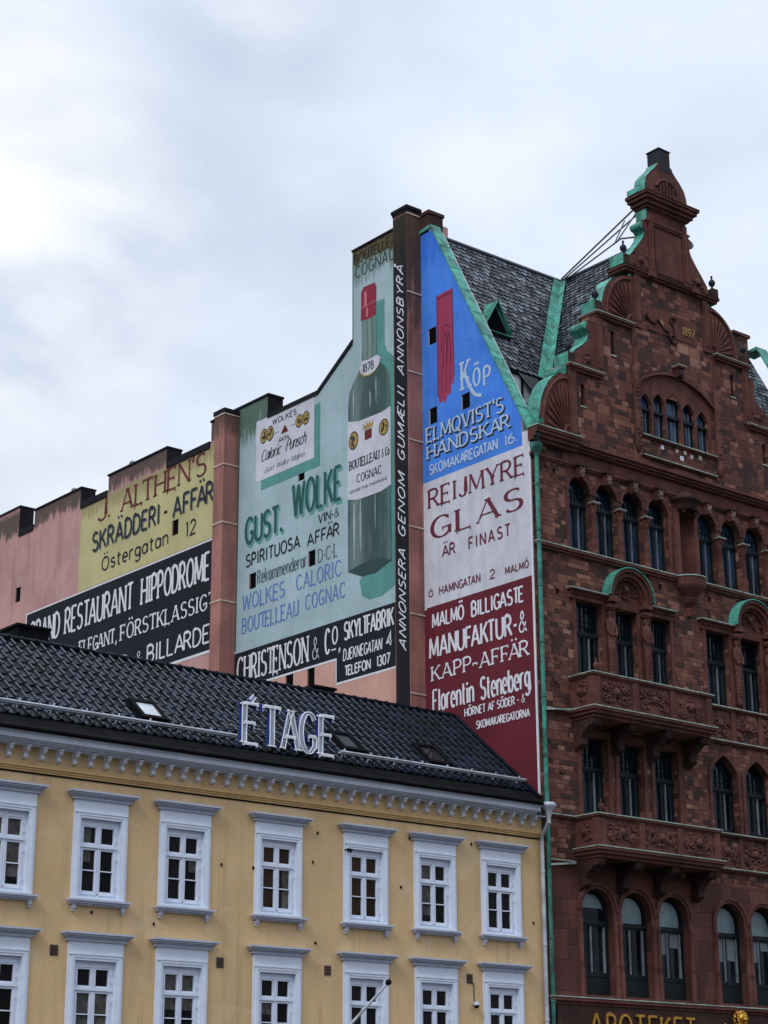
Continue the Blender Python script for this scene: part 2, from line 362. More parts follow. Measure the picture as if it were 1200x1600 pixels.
M['bglass_blue'] = glass('blue_curtained_glass', (0.016, 0.038, 0.085), 0.08, 0.85, spec=0.25)
M['blind'] = simple('grey_teal_blind', (0.15, 0.205, 0.22), 0.4, var=0.25)
M['curtain'] = simple('grey_curtain', (0.16, 0.18, 0.20), 0.8, var=0.25)
M['gold'] = simple('gilded_metal', (0.50, 0.27, 0.05), 0.4, 0.9, var=0.35, nscale=8)
M['datepaint'] = paint('worn_gilt', (0.34, 0.21, 0.075), wear=0.8, wear_col=(0.12, 0.06, 0.03))
M['urn'] = simple('dark_stone_finial', (0.018, 0.018, 0.026), 0.7, var=0.3, spec=0.2)
M['iron'] = simple('grey_iron', (0.11, 0.115, 0.13), 0.5, 0.3)
M['signblue'] = simple('blue_sign_edge', (0.018, 0.04, 0.24), 0.4)
M['signface'] = simple('pale_sign_face', (0.34, 0.38, 0.46), 0.45)
M['neon'] = simple('white_neon_tube', (0.80, 0.82, 0.86), 0.25)
M['grille'] = simple('brown_vent_grille', (0.07, 0.05, 0.035), 0.8)
M['ground'] = simple('grey_cobbles', (0.050, 0.048, 0.046), 0.9, var=0.3, nscale=3)
M['pave'] = simple('pavement_slabs', (0.075, 0.072, 0.07), 0.9, var=0.2, nscale=2)
M['greystone'] = simple('grey_granite_plinth', (0.2, 0.19, 0.18), 0.8, var=0.2)

# ------------------------------------------------------------------ mesh helpers
ORG = {}
class MB:
    def __init__(s): s.v = []; s.f = []; s.mi = []; s.cur = 0; s.sm = []
        # s.cur is the material slot for the next faces
    def face(s, pts, smooth=False):
        i = len(s.v); s.v += [tuple(p) for p in pts]; s.f.append(tuple(range(i, i + len(pts)))); s.mi.append(s.cur); s.sm.append(smooth)
    def raw(s, vs, fs, smooth=False):
        i = len(s.v); s.v += [tuple(p) for p in vs]
        for f in fs: s.f.append(tuple(i + k for k in f)); s.mi.append(s.cur); s.sm.append(smooth)
    def box(s, x0, x1, y0, y1, z0, z1):
        x0, x1 = min(x0, x1), max(x0, x1); y0, y1 = min(y0, y1), max(y0, y1); z0, z1 = min(z0, z1), max(z0, z1)
        v = [(x0, y0, z0), (x1, y0, z0), (x1, y1, z0), (x0, y1, z0), (x0, y0, z1), (x1, y0, z1), (x1, y1, z1), (x0, y1, z1)]
        s.raw(v, [(3, 2, 1, 0), (4, 5, 6, 7), (0, 1, 5, 4), (1, 2, 6, 5), (2, 3, 7, 6), (3, 0, 4, 7)])
    def obox(s, o, a, b, c):
        """box from a corner and three edge vectors"""
        o, a, b, c = Vector(o), Vector(a), Vector(b), Vector(c)
        v = [o, o + a, o + a + b, o + b, o + c, o + a + c, o + a + b + c, o + b + c]
        f = [(3, 2, 1, 0), (4, 5, 6, 7), (0, 1, 5, 4), (1, 2, 6, 5), (2, 3, 7, 6), (3, 0, 4, 7)]
        if a.cross(b).dot(c) < 0: f = [tuple(reversed(q)) for q in f]
        s.raw(v, f)
    def tube(s, pts, r, n=8, caps=True, smooth=True):
        pts = [Vector(p) for p in pts]; rings = []
        rr = r if isinstance(r, (list, tuple)) else [r] * len(pts)
        up = None
        for i, p in enumerate(pts):
            t = (pts[min(i + 1, len(pts) - 1)] - pts[max(i - 1, 0)])
            if t.length < 1e-9: t = Vector((0, 0, 1))
            t.normalize()
            if up is None: up = t.orthogonal().normalized()
            up = (up - t * up.dot(t))
            up = up.normalized() if up.length > 1e-6 else t.orthogonal().normalized()
            b = t.cross(up)
            rings.append([p + (up * math.cos(2 * math.pi * k / n) + b * math.sin(2 * math.pi * k / n)) * rr[i] for k in range(n)])
        vs = [q for ring in rings for q in ring]; fs = []
        for i in range(len(pts) - 1):
            for k in range(n):
                k2 = (k + 1) % n
                fs.append((i * n + k, i * n + k2, (i + 1) * n + k2, (i + 1) * n + k))
        s.raw(vs, fs, smooth)
        if caps:
            s.face(list(reversed(rings[0]))); s.face(rings[-1])
    def lathe(s, cx, cy, prof, n=12, a0=0.0, a1=360.0, smooth=True, sx=1.0, sy=1.0):
        full = abs(a1 - a0) >= 359.9; m = n if full else n + 1
        vs = []
        for (r, z) in prof:
            for k in range(m):
                a = math.radians(a0 + (a1 - a0) * k / n)
                vs.append((cx + r * sx * math.cos(a), cy + r * sy * math.sin(a), z))
        fs = []
        for i in range(len(prof) - 1):
            for k in range(n):
                k2 = (k + 1) % m
                fs.append((i * m + k, i * m + k2, (i + 1) * m + k2, (i + 1) * m + k))
        s.raw(vs, fs, smooth)
        s.face([vs[k] for k in range(m)][::-1]); s.face([vs[(len(prof) - 1) * m + k] for k in range(m)])
    def ball(s, c, r, n=8, m=6, sc=(1, 1, 1)):
        vs = []; fs = []
        for i in range(m + 1):
            t = math.pi * i / m
            for k in range(n):
                a = 2 * math.pi * k / n
                vs.append((c[0] + r * sc[0] * math.sin(t) * math.cos(a), c[1] + r * sc[1] * math.sin(t) * math.sin(a), c[2] - r * sc[2] * math.cos(t)))
        for i in range(m):
            for k in range(n):
                fs.append((i * n + k, i * n + (k + 1) % n, (i + 1) * n + (k + 1) % n, (i + 1) * n + k))
        s.raw(vs, fs, True)
    def slab(s, outer, holes, mapf, off=0.0, depth=0.0, back=False, rim=True):
        """flat plate with holes. outer/holes: lists of (h,v); mapf(h,v,off)->xyz; depth goes away from the viewer"""
        def ccw(p): 
            a = sum(p[i][0] * p[(i + 1) % len(p)][1] - p[(i + 1) % len(p)][0] * p[i][1] for i in range(len(p)))
            return p if a > 0 else p[::-1]
        outer = ccw(list(outer)); holes = [ccw(list(h)) for h in holes]
        pts = []; edges = []
        for loop in [outer] + holes:
            i0 = len(pts); pts += [Vector(p) for p in loop]
            edges += [(i0 + k, i0 + (k + 1) % len(loop)) for k in range(len(loop))]
        vs, es, fs, *_ = geometry.delaunay_2d_cdt(pts, edges, [], 0, 1e-5)
        def inside(p, poly):
            x, y = p; r = False; n = len(poly); j = n - 1
            for i in range(n):
                xi, yi = poly[i]; xj, yj = poly[j]
                if (yi > y) != (yj > y) and x < (xj - xi) * (y - yi) / (yj - yi) + xi: r = not r
                j = i
            return r
        tri = []
        for f in fs:
            c = (sum(vs[i][0] for i in f) / len(f), sum(vs[i][1] for i in f) / len(f))
            if inside(c, outer) and not any(inside(c, h) for h in holes):
                a = vs[f[0]]; b = vs[f[1]]; d = vs[f[2]]
                if (b[0] - a[0]) * (d[1] - a[1]) - (b[1] - a[1]) * (d[0] - a[0]) < 0: f = f[::-1]
                tri.append(tuple(f))
        s.raw([mapf(p[0], p[1], off) for p in vs], tri)
        if depth and back: s.raw([mapf(p[0], p[1], off - depth) for p in vs], [t[::-1] for t in tri])
        if depth and rim:
            for k, loop in enumerate([outer] + holes):
                n = len(loop)
                for i in range(n):
                    a, b = loop[i], loop[(i + 1) % n]
                    q = [mapf(*a, off), mapf(*a, off - depth), mapf(*b, off - depth), mapf(*b, off)]
                    s.face(q if k == 0 else q[::-1])
                    # holes need the opposite winding
    def build(s, name, mats, parent=None, origin=None, smooth=None):
        po = ORG.get(parent.name, Vector((0, 0, 0))) if parent else Vector((0, 0, 0))
        o = Vector(origin) if origin is not None else po
        me = bpy.data.meshes.new(name)
        me.from_pydata([(p[0] - o.x, p[1] - o.y, p[2] - o.z) for p in s.v], [], s.f)
        mats = mats if isinstance(mats, (list, tuple)) else [mats]
        for m in mats: me.materials.append(M[m])
        me.polygons.foreach_set('material_index', [min(i, len(mats) - 1) for i in s.mi])
        me.polygons.foreach_set('use_smooth', s.sm)
        me.update()
        ob = bpy.data.objects.new(name, me); col.objects.link(ob)
        ORG[ob.name] = o
        if parent: ob.parent = parent
        ob.location = o - po
        return ob

def thing(name, loc, label, cat, group=None):
    o = bpy.data.objects.new(name, None); col.objects.link(o); o.location = loc; o.empty_display_size = 0.5
    ORG[o.name] = Vector(loc); o['label'] = label; o['category'] = cat
    if group: o['group'] = group
    return o
def copy_part(o, parent, shift):
    c = o.copy(); col.objects.link(c); c.parent = parent; c.location = o.location + Vector(shift)
    ORG[c.name] = ORG[o.name] + Vector(shift)
    for ch in list(o.children):
        d = ch.copy(); col.objects.link(d); d.parent = c; ORG[d.name] = ORG[ch.name] + Vector(shift)
    return c

FAC = lambda h, v, off: (h, -off, v)              # the street front, plane y = 0
def facy(y0): return lambda h, v, off: (h, y0 - off, v)
WAL = lambda h, v, off: (-off, -h, v)             # the party wall, plane x = 0, h = -y
def rect(a, b, c, d): return [(a, c), (b, c), (b, d), (a, d)]
def arc(cx, cz, rx, rz, a0, a1, n=14):
    return [(cx + rx * math.cos(math.radians(a0 + (a1 - a0) * i / n)), cz + rz * math.sin(math.radians(a0 + (a1 - a0) * i / n))) for i in range(n + 1)]
def archhole(x0, x1, z0, zs, rise=None, n=14):
    r = (x1 - x0) / 2
    return [(x0, z0), (x1, z0)] + arc((x0 + x1) / 2, zs, r, rise or r, 0, 180, n)
def ogee(x0, x1, z0, zs, za):
    c = (x0 + x1) / 2; r = c - x0
    pts = [(x0, z0), (x1, z0), (x1, zs)]
    for t in (0.25, 0.5, 0.75): pts.append((x1 - r * t, zs + (za - zs) * (0.5 * math.sin(t * math.pi / 2) ** 0.8 + 0.5 * t)))
    pts.append((c, za))
    for t in (0.75, 0.5, 0.25): pts.append((x0 + r * t, zs + (za - zs) * (0.5 * math.sin(t * math.pi / 2) ** 0.8 + 0.5 * t)))
    pts.append((x0, zs))
    return pts

# ------------------------------------------------------------------ lettering: a stroke alphabet
def _a(cx, cy, rx, ry, a0, a1, n=12):
    return arc(cx, cy, rx, ry, a0, a1, n)
def cat(pts, n=5):
    out = []
    P = [pts[0]] + list(pts) + [pts[-1]]
    for i in range(1, len(P) - 2):
        p0, p1, p2, p3 = P[i - 1], P[i], P[i + 1], P[i + 2]
        for k in range(n):
            t = k / n
            out.append(tuple(0.5 * ((2 * p1[j]) + (-p0[j] + p2[j]) * t + (2 * p0[j] - 5 * p1[j] + 4 * p2[j] - p3[j]) * t * t + (-p0[j] + 3 * p1[j] - 3 * p2[j] + p3[j]) * t ** 3) for j in (0, 1)))
    out.append(tuple(pts[-1])); return out
G = {}
# each entry: (width, [ (kind, points) ])  kind: 's' stem/normal, 't' thin diagonal, 'c' curve without serif, 'o' closed loop, 'd' dot
G['A'] = (.74, [('t', [(0, 0), (.37, 1)]), ('s', [(.37, 1), (.74, 0)]), ('c', [(.13, .32), (.61, .32)])])
G['B'] = (.58, [('s', [(0, 0), (0, 1)]), ('c', [(0, 1), (.28, 1)] + _a(.28, .76, .24, .24, 90, -90) + [(0, .52)]), ('c', [(0, .52), (.3, .52)] + _a(.3, .26, .28, .26, 90, -90) + [(0, 0)])])
G['C'] = (.66, [('c', _a(.36, .5, .36, .5, 42, 318, 20))])
G['D'] = (.64, [('s', [(0, 0), (0, 1)]), ('c', [(0, 1), (.22, 1)] + _a(.22, .5, .42, .5, 90, -90, 16) + [(0, 0)])])
G['E'] = (.5, [('s', [(0, 0), (0, 1)]), ('c', [(0, 1), (.5, 1)]), ('c', [(0, .52), (.4, .52)]), ('c', [(0, 0), (.5, 0)])])
G['F'] = (.5, [('s', [(0, 0), (0, 1)]), ('c', [(0, 1), (.5, 1)]), ('c', [(0, .5), (.4, .5)])])
G['G'] = (.70, [('c', _a(.36, .5, .36, .5, 42, 312, 20) + [(.66, .16), (.66, .42)]), ('c', [(.42, .42), (.72, .42)])])
G['H'] = (.64, [('s', [(0, 0), (0, 1)]), ('s', [(.64, 0), (.64, 1)]), ('c', [(0, .5), (.64, .5)])])
G['I'] = (.16, [('s', [(.08, 0), (.08, 1)])])
G['J'] = (.42, [('c', [(.40, 1), (.40, .22)] + _a(.2, .22, .2, .22, 0, -165, 10))])
G['K'] = (.62, [('s', [(0, 0), (0, 1)]), ('t', [(.58, 1), (.02, .40)]), ('s', [(.2, .60), (.62, 0)])])
G['L'] = (.48, [('s', [(0, 1), (0, 0)]), ('c', [(0, 0), (.48, 0)])])
G['M'] = (.84, [('t', [(0, 0), (.05, 1)]), ('c', [(.05, 1), (.42, .12)]), ('t2', [(.42, .12), (.79, 1)]), ('s', [(.79, 1), (.84, 0)])])
G['N'] = (.66, [('t', [(0, 0), (0, 1)]), ('c', [(0, 1), (.66, 0)]), ('t', [(.66, 0), (.66, 1)])])
G['O'] = (.72, [('o', _a(.36, .5, .36, .5, 0, 360, 24)[:-1])])
G['P'] = (.55, [('s', [(0, 0), (0, 1)]), ('c', [(0, 1), (.28, 1)] + _a(.28, .73, .26, .27, 90, -90) + [(0, .46)])])
G['Q'] = (.72, [('o', _a(.36, .5, .36, .5, 0, 360, 24)[:-1]), ('c', [(.36, .22), (.74, -.1)])])
G['R'] = (.60, [('s', [(0, 0), (0, 1)]), ('c', [(0, 1), (.28, 1)] + _a(.28, .75, .25, .25, 90, -90) + [(0, .5)]), ('s', [(.26, .5), (.60, 0)])])
G['S'] = (.56, [('c', _a(.28, .755, .26, .245, 35, 262, 14) + _a(.28, .26, .28, .26, 85, -150, 14))])
G['T'] = (.60, [('s', [(.30, 0), (.30, 1)]), ('c', [(0, 1), (.60, 1)])])
G['U'] = (.62, [('s', [(0, 1), (0, .3)] + _a(.31, .3, .31, .3, 180, 360, 14)[1:] + [(.62, 1)])])
G['V'] = (.70, [('s', [(0, 1), (.35, 0)]), ('t', [(.35, 0), (.70, 1)])])
G['W'] = (1.0, [('s', [(0, 1), (.25, 0)]), ('t2', [(.25, 0), (.5, .95)]), ('c', [(.5, .95), (.75, 0)]), ('t', [(.75, 0), (1.0, 1)])])
G['Y'] = (.66, [('s', [(.33, 0), (.33, .45)]), ('s', [(0, 1), (.33, .45)]), ('t', [(.66, 1), (.33, .45)])])
G['Æ'] = (.95, [('t', [(0, 0), (.42, 1)]), ('s', [(.5, 0), (.5, 1)]), ('c', [(.42, 1), (.95, 1)]), ('c', [(.5, .52), (.85, .52)]), ('c', [(.5, 0), (.95, 0)]), ('c', [(.14, .3), (.5, .3)])])
G['&'] = (.70, [('k', cat([(.70, 0), (.32, .52), (.17, .76), (.30, 1), (.45, .80), (.30, .58), (.05, .34), (.06, .10), (.26, 0), (.48, .12), (.62, .46)]))])
G['-'] = (.30, [('c', [(0, .42), (.30, .42)])])
G['.'] = (.06, [('d', (.03, .05))])
G[','] = (.06, [('c', [(.06, .08), (.0, -.14)])])
G["'"] = (.06, [('c', [(.05, 1.05), (.02, .78)])])
G['·'] = (.06, [('d', (.03, .45))])
G['0'] = (.56, [('o', _a(.28, .5, .28, .5, 0, 360, 24)[:-1])])
G['1'] = (.12, [('s', [(.10, 0), (.10, 1)]), ('c', [(.10, 1), (0, .86)])])
G['2'] = (.54, [('c', _a(.27, .74, .25, .26, 165, -30, 12) + [(0, 0), (.54, 0)])])
G['3'] = (.52, [('c', _a(.25, .75, .23, .25, 150, -90, 12)), ('c', _a(.25, .26, .26, .26, 90, -150, 12))])
G['4'] = (.56, [('c', [(.56, .28), (0, .28), (.42, 1), (.42, 0)])])
G['6'] = (.54, [('o', _a(.27, .3, .27, .3, 0, 360, 20)[:-1]), ('c', cat([(.0, .3), (.08, .7), (.40, 1.0)]))])
G['7'] = (.52, [('c', [(0, 1), (.52, 1), (.16, 0)])])
G['8'] = (.54, [('o', _a(.27, .76, .22, .24, 0, 360, 18)[:-1]), ('o', _a(.27, .27, .27, .27, 0, 360, 18)[:-1])])
G['9'] = (.54, [('o', _a(.27, .7, .27, .3, 0, 360, 20)[:-1]), ('c', cat([(.54, .7), (.46, .3), (.14, 0)]))])
X = .70
G['a'] = (.50, [('o', _a(.24, X / 2, .24, X / 2, 0, 360, 18)[:-1]), ('s', [(.50, X), (.50, 0)])])
G['b'] = (.50, [('s', [(0, 0), (0, 1)]), ('o', _a(.26, X / 2, .24, X / 2, 0, 360, 18)[:-1])])
G['c'] = (.44, [('c', _a(.24, X / 2, .24, X / 2, 45, 315, 16))])
G['d'] = (.50, [('s', [(.50, 0), (.50, 1)]), ('o', _a(.24, X / 2, .24, X / 2, 0, 360, 18)[:-1])])
G['e'] = (.48, [('c', [(.02, X * .52), (.47, X * .52)] + _a(.24, X / 2, .24, X / 2, 5, 310, 18))])
G['g'] = (.50, [('o', _a(.24, X / 2 + .04, .24, X / 2 - .04, 0, 360, 18)[:-1]), ('c', [(.50, X), (.50, -.05)] + _a(.26, -.05, .24, .2, 0, -150, 10))])
G['h'] = (.46, [('s', [(0, 0), (0, 1)]), ('c', _a(.23, X - .24, .23, .24, 180, 0, 10) + [(.46, 0)])])
G['i'] = (.12, [('s', [(.06, 0), (.06, X)]), ('d', (.06, X + .2))])
G['k'] = (.48, [('s', [(0, 0), (0, 1)]), ('t', [(.44, X), (.02, .28)]), ('s', [(.16, .42), (.48, 0)])])
G['l'] = (.10, [('s', [(.05, 0), (.05, 1)])])
G['m'] = (.82, [('s', [(0, 0), (0, X)]), ('c', _a(.205, X - .22, .205, .22, 180, 0, 10) + [(.41, 0)]), ('c', _a(.615, X - .22, .205, .22, 180, 0, 10) + [(.82, 0)])])
G['n'] = (.46, [('s', [(0, 0), (0, X)]), ('c', _a(.23, X - .24, .23, .24, 180, 0, 10) + [(.46, 0)])])
G['o'] = (.50, [('o', _a(.25, X / 2, .25, X / 2, 0, 360, 18)[:-1])])
G['p'] = (.50, [('s', [(0, -.3), (0, X)]), ('o', _a(.26, X / 2, .24, X / 2, 0, 360, 18)[:-1])])
G['r'] = (.32, [('s', [(0, 0), (0, X)]), ('c', _a(.22, X - .26, .22, .26, 180, 60, 8))])
G['s'] = (.42, [('c', _a(.21, X * .755, .19, X * .245, 35, 262, 12) + _a(.21, X * .26, .21, X * .26, 85, -150, 12))])
G['t'] = (.34, [('s', [(.13, .95), (.13, .16)] + _a(.27, .16, .14, .16, 180, 285, 6)[1:]), ('c', [(0, X), (.34, X)])])
G['u'] = (.46, [('s', [(0, X), (0, .24)] + _a(.23, .24, .23, .24, 180, 360, 10)[1:] + [(.46, X)])])
def _uml(base, kind, y=1.2):
    w_, st = G[base]; c = w_ / 2
    if kind == 'u': ex = [('d', (c - .15, y)), ('d', (c + .15, y))]
    elif kind == 'a': ex = [('c', [(c - .02, y - .16), (c + .12, y - .03)])]
    else: ex = [('o', _a(c, y - .02, .1, .1, 0, 360, 12)[:-1])]
    return (w_, st + ex)
G['Ä'] = _uml('A', 'u'); G['Ö'] = _uml('O', 'u'); G['Å'] = _uml('A', 'r'); G['É'] = _uml('E', 'a')

KERN = {'LT', 'FA', 'TA', 'AT', 'TF', 'LY', 'PA', 'RT', 'AV', 'KT', 'GA', 'FÄ', 'RK', 'L ', 'TE', 'AR', 'ÄR'}
class Text:
    """lays strokes out between hL..hR, zb..zt, then turns them into ribbons"""
    def __init__(s, txt, hL, hR, zb, zt, T=.14, t=None, serif=0.0, slant=0.0, gap=.20, space=.42, skip=()):
        H = zt - zb; s.H = H; s.T = T * H; s.t = (t if t is not None else T) * H; s.serif = serif
        tot = 0; lay = []
        for i, ch in enumerate(txt):
            if ch == ' ': tot += space; continue
            lay.append((ch, tot)); tot += G[ch][0] + gap - (.15 if txt[i:i + 2] in KERN else 0)
        tot -= gap
        k = (hR - hL - s.T) / tot
        s.strokes = []
        for ch, x0 in lay:
            if ch in skip: continue
            for kind, pts in G[ch][1]:
                one = kind == 'd'
                P = [pts] if one else pts
                q = [(hL + s.T / 2 + (x0 + p[0]) * k, zb + s.t * 0.0 + (p[1] if p[1] < 0 or p[1] > 1 else (s.t / 2 / H + p[1] * (1 - s.t / H))) * H) for p in P]
                q = [(a + slant * (b - zb), b) for a, b in q]
                s.strokes.append((kind, q))
    def ribbon(s, q, closed, T, t):
        n = len(q); out = []
        def nrm(a, b):
            dx, dy = b[0] - a[0], b[1] - a[1]; L = math.hypot(dx, dy) or 1e-9
            return (-dy / L, dx / L)
        for i in range(n):
            if closed: n0, n1 = nrm(q[i - 1], q[i]), nrm(q[i], q[(i + 1) % n])
            else:
                n0 = nrm(q[max(i - 1, 0)], q[max(i, 1)]) if i > 0 else nrm(q[0], q[1])
                n1 = nrm(q[i], q[i + 1]) if i < n - 1 else n0
            mx_, my_ = n0[0] + n1[0], n0[1] + n1[1]; L = math.hypot(mx_, my_)
            if L < 1e-6: mx_, my_ = n1; L = 1
            mx_, my_ = mx_ / L, my_ / L
            cosb = max(0.55, mx_ * n1[0] + my_ * n1[1])
            hw = 0.5 * math.sqrt((T * mx_) ** 2 + (t * my_) ** 2) / cosb
            out.append(((q[i][0] + mx_ * hw, q[i][1] + my_ * hw), (q[i][0] - mx_ * hw, q[i][1] - my_ * hw)))
        return out
    def polys(s, grow=0.0):
        """list of quads-lists (each a convex polygon) per stroke"""
        res = []
        for kind, q in s.strokes:
            T, t = s.T + grow, s.t + grow
            if kind == 'd':
                c = q[0]; r = max(T, t) * 0.58
                res.append([[(c[0] + r * math.cos(a * math.pi / 4 + .39), c[1] + r * math.sin(a * math.pi / 4 + .39)) for a in range(8)]]); continue
            if kind in ('t', 't2') and s.t < s.T * 0.8: T = s.t * 1.15 + grow
            if kind == 'k': T, t = min(T, t) * .66 + grow * .2, min(T, t) * .66 + grow * .2
            closed = kind == 'o'
            rb = s.ribbon(q, closed, T, t)
            m = len(rb); quads = []
            for i in range(m if closed else m - 1):
                a, b = rb[i], rb[(i + 1) % m]
                quads.append([a[1], b[1], b[0], a[0]])
            res.append(quads)
            if s.serif and not closed:
                for e, nb in ((q[0], q[1]), (q[-1], q[-2])):
                    dx, dy = e[0] - nb[0], e[1] - nb[1]
                    if kind in ('s', 't', 't2') and abs(dy) > abs(dx) * 0.7 and kind != 't2':
                        wv = s.serif * s.H / 2 + T / 2; th = max(s.t, .045 * s.H)
                        y0 = e[1] - (th if dy > 0 else 0); 
                        res.append([[(e[0] - wv, y0), (e[0] + wv, y0), (e[0] + wv, y0 + th), (e[0] - wv, y0 + th)]])
                    elif kind == 'c' and abs(dx) > abs(dy) * 3 and len(q) == 2 and s.serif > 0.05:
                        tv = max(s.t, .05 * s.H); L = s.H * .13
                        res.append([[(e[0] - tv, e[1] - L), (e[0], e[1] - L), (e[0], e[1] + L * .35), (e[0] - tv, e[1] + L * .35)]])
        return res
    def put(s, mb, mapf, off, dh=0, dv=0, grow=0.0, clip=None):
        i = 0
        for quads in s.polys(grow):
            o = off + 0.0004 * (i % 9); i += 1
            for p in quads:
                if clip and any(c[0] + dh > clip for c in p): continue
                area = sum(p[k][0] * p[(k + 1) % len(p)][1] - p[(k + 1) % len(p)][0] * p[k][1] for k in range(len(p)))
                if area < 0: p = p[::-1]
                mb.face([mapf(c[0] + dh, c[1] + dv, o) for c in p])
    def solid(s, mb, mapf, off, depth, face_mi=0, side_mi=1, grow=0.0):
        i = 0
        for quads in s.polys(grow):
            o = off + 0.0012 * (i % 9); i += 1
            for p in quads:
                area = sum(p[k][0] * p[(k + 1) % len(p)][1] - p[(k + 1) % len(p)][0] * p[k][1] for k in range(len(p)))
                if area < 0: p = p[::-1]
                mb.cur = face_mi; mb.face([mapf(c[0], c[1], o) for c in p])
                mb.cur = side_mi
                for k in range(len(p)):
                    a, b = p[k], p[(k + 1) % len(p)]
                    mb.face([mapf(*a, o), mapf(*a, o - depth), mapf(*b, o - depth), mapf(*b, o)])
        mb.cur = 0

def wtext(name, mat, parent, txt, yL, yR, zb, zt, off=0.016, shadow=None, clip=None, mapf=WAL, **k):
    """painted lettering on the party wall; yL, yR are the wall y of the left and right ends"""
    tx = Text(txt, -yL, -yR, zb, zt, **k)
    mb = MB(); mats = [mat]
    if shadow:
        smat, dh, dv, grow = shadow
        mats.append(smat); mb.cur = 1
        tx.put(mb, mapf, off - 0.005, dh, dv, grow, clip)
        mb.cur = 0
    tx.put(mb, mapf, off, clip=clip)
    return mb.build(name, mats, parent)

# ================================================================== SETTING
g = MB(); g.face([(-900, -900, 0), (900, -900, 0), (900, 900, 0), (-900, 900, 0)])
o = g.build('ground', 'ground'); o['kind'] = 'structure'
g = MB(); g.box(-60, 60, -3.2, 0.2, 0.004, 0.13)
o = g.build('pavement', 'pave'); o['kind'] = 'structure'
# ================================================================== YELLOW BUILDING
yb = thing('yellow_building', (-9.2, 0, 0), 'ochre yellow three-storey building with white framed windows and a black pantile roof', 'building')
WC = [-16.82, -14.36, -11.99, -9.19, -6.39, -4.03, -1.65]
HT = [9.66, 6.43]
holes = [rect(c - .56, c + .56, ht - 2.45, ht - .60) for c in WC for ht in HT]
mb = MB()
mb.slab(rect(-18.3, -.03, 0.13, 10.6), holes, FAC, 0, .3)
mb.box(-18.3, -18.0, .3, 8.2, 0.13, 10.6); mb.box(-.33, -.03, .301, 8.2, 0.13, 10.6); mb.box(-18.0, -.33, 7.9, 8.2, .13, 10.6)
mb.face([(-18.3, 0.3, 10.6), (-18.3, 3.5, 13.7), (-18.3, 8.2, 10.6)]); mb.face([(-.031, 0.3, 10.6), (-.031, 3.5, 13.7), (-.031, 8.2, 10.6)])
mb.build('wall', 'yellow', yb)
mb = MB(); mb.box(-18.0, -.33, .55, .6, 3.5, 10.55); mb.build('interior', 'room', yb)
mb = MB(); mb.box(-18.35, -.03, -.06, 0, 0.13, 1.0); mb.build('plinth', 'greystone', yb)
# string moulding
mb = MB()
mb.box(-18.3, -.03, -.045, 0, 9.95, 10.0); mb.box(-18.3, -.03, -.075, 0, 10.0, 10.05); mb.box(-18.3, -.03, -.11, 0, 10.05, 10.10)
mb.build('string_moulding', 'yellow_trim', yb)
mb = MB(); mb.box(-18.3, -.03, -.025, 0, 9.915, 9.95); mb.build('painted_shadow_line', 'black_metal', yb)  # black strip painted in as the shadow line below the moulding
# cornice
mb = MB()
for z0, z1, p in ((10.53, 10.56, .19), (10.56, 10.60, .27), (10.60, 10.63, .36), (10.63, 10.75, .42), (10.75, 10.79, .46)):
    mb.box(-18.4, -.44 if p > .2 else -.03, -p, .05, z0, z1)
mb.build('cornice', 'white_dirty', yb)
# corbels
bp = [(0, 0), (.235, 0), (.235, -.05), (.215, -.065), (.205, -.10), (.16, -.13), (.105, -.155), (.085, -.20), (.10, -.235), (.085, -.275), (.05, -.30), (0, -.30)]
def corbel():
    m = MB(); wv = .047
    L = [(-wv, -p, z) for p, z in bp]; R = [(wv, -p, z) for p, z in bp]
    m.face(L); m.face(R[::-1])
    for i in range(len(bp)):
        j = (i + 1) % len(bp); m.face([L[i], R[i], R[j], L[j]])
    m.box(-.056, .056, -.25, 0, -.035, .0)
    m.box(-.056, .056, -.11, 0, -.25, -.215)
    return m
m0 = corbel(); m0.v = [(a - .42, b, c + 10.53) for a, b, c in m0.v]
cb0 = m0.build('cornice_bracket', 'bracket', yb, origin=(-.42, 0, 10.53))
for k in range(1, 41):
    copy_part(cb0, yb, (-.4335 * k, 0, 0))
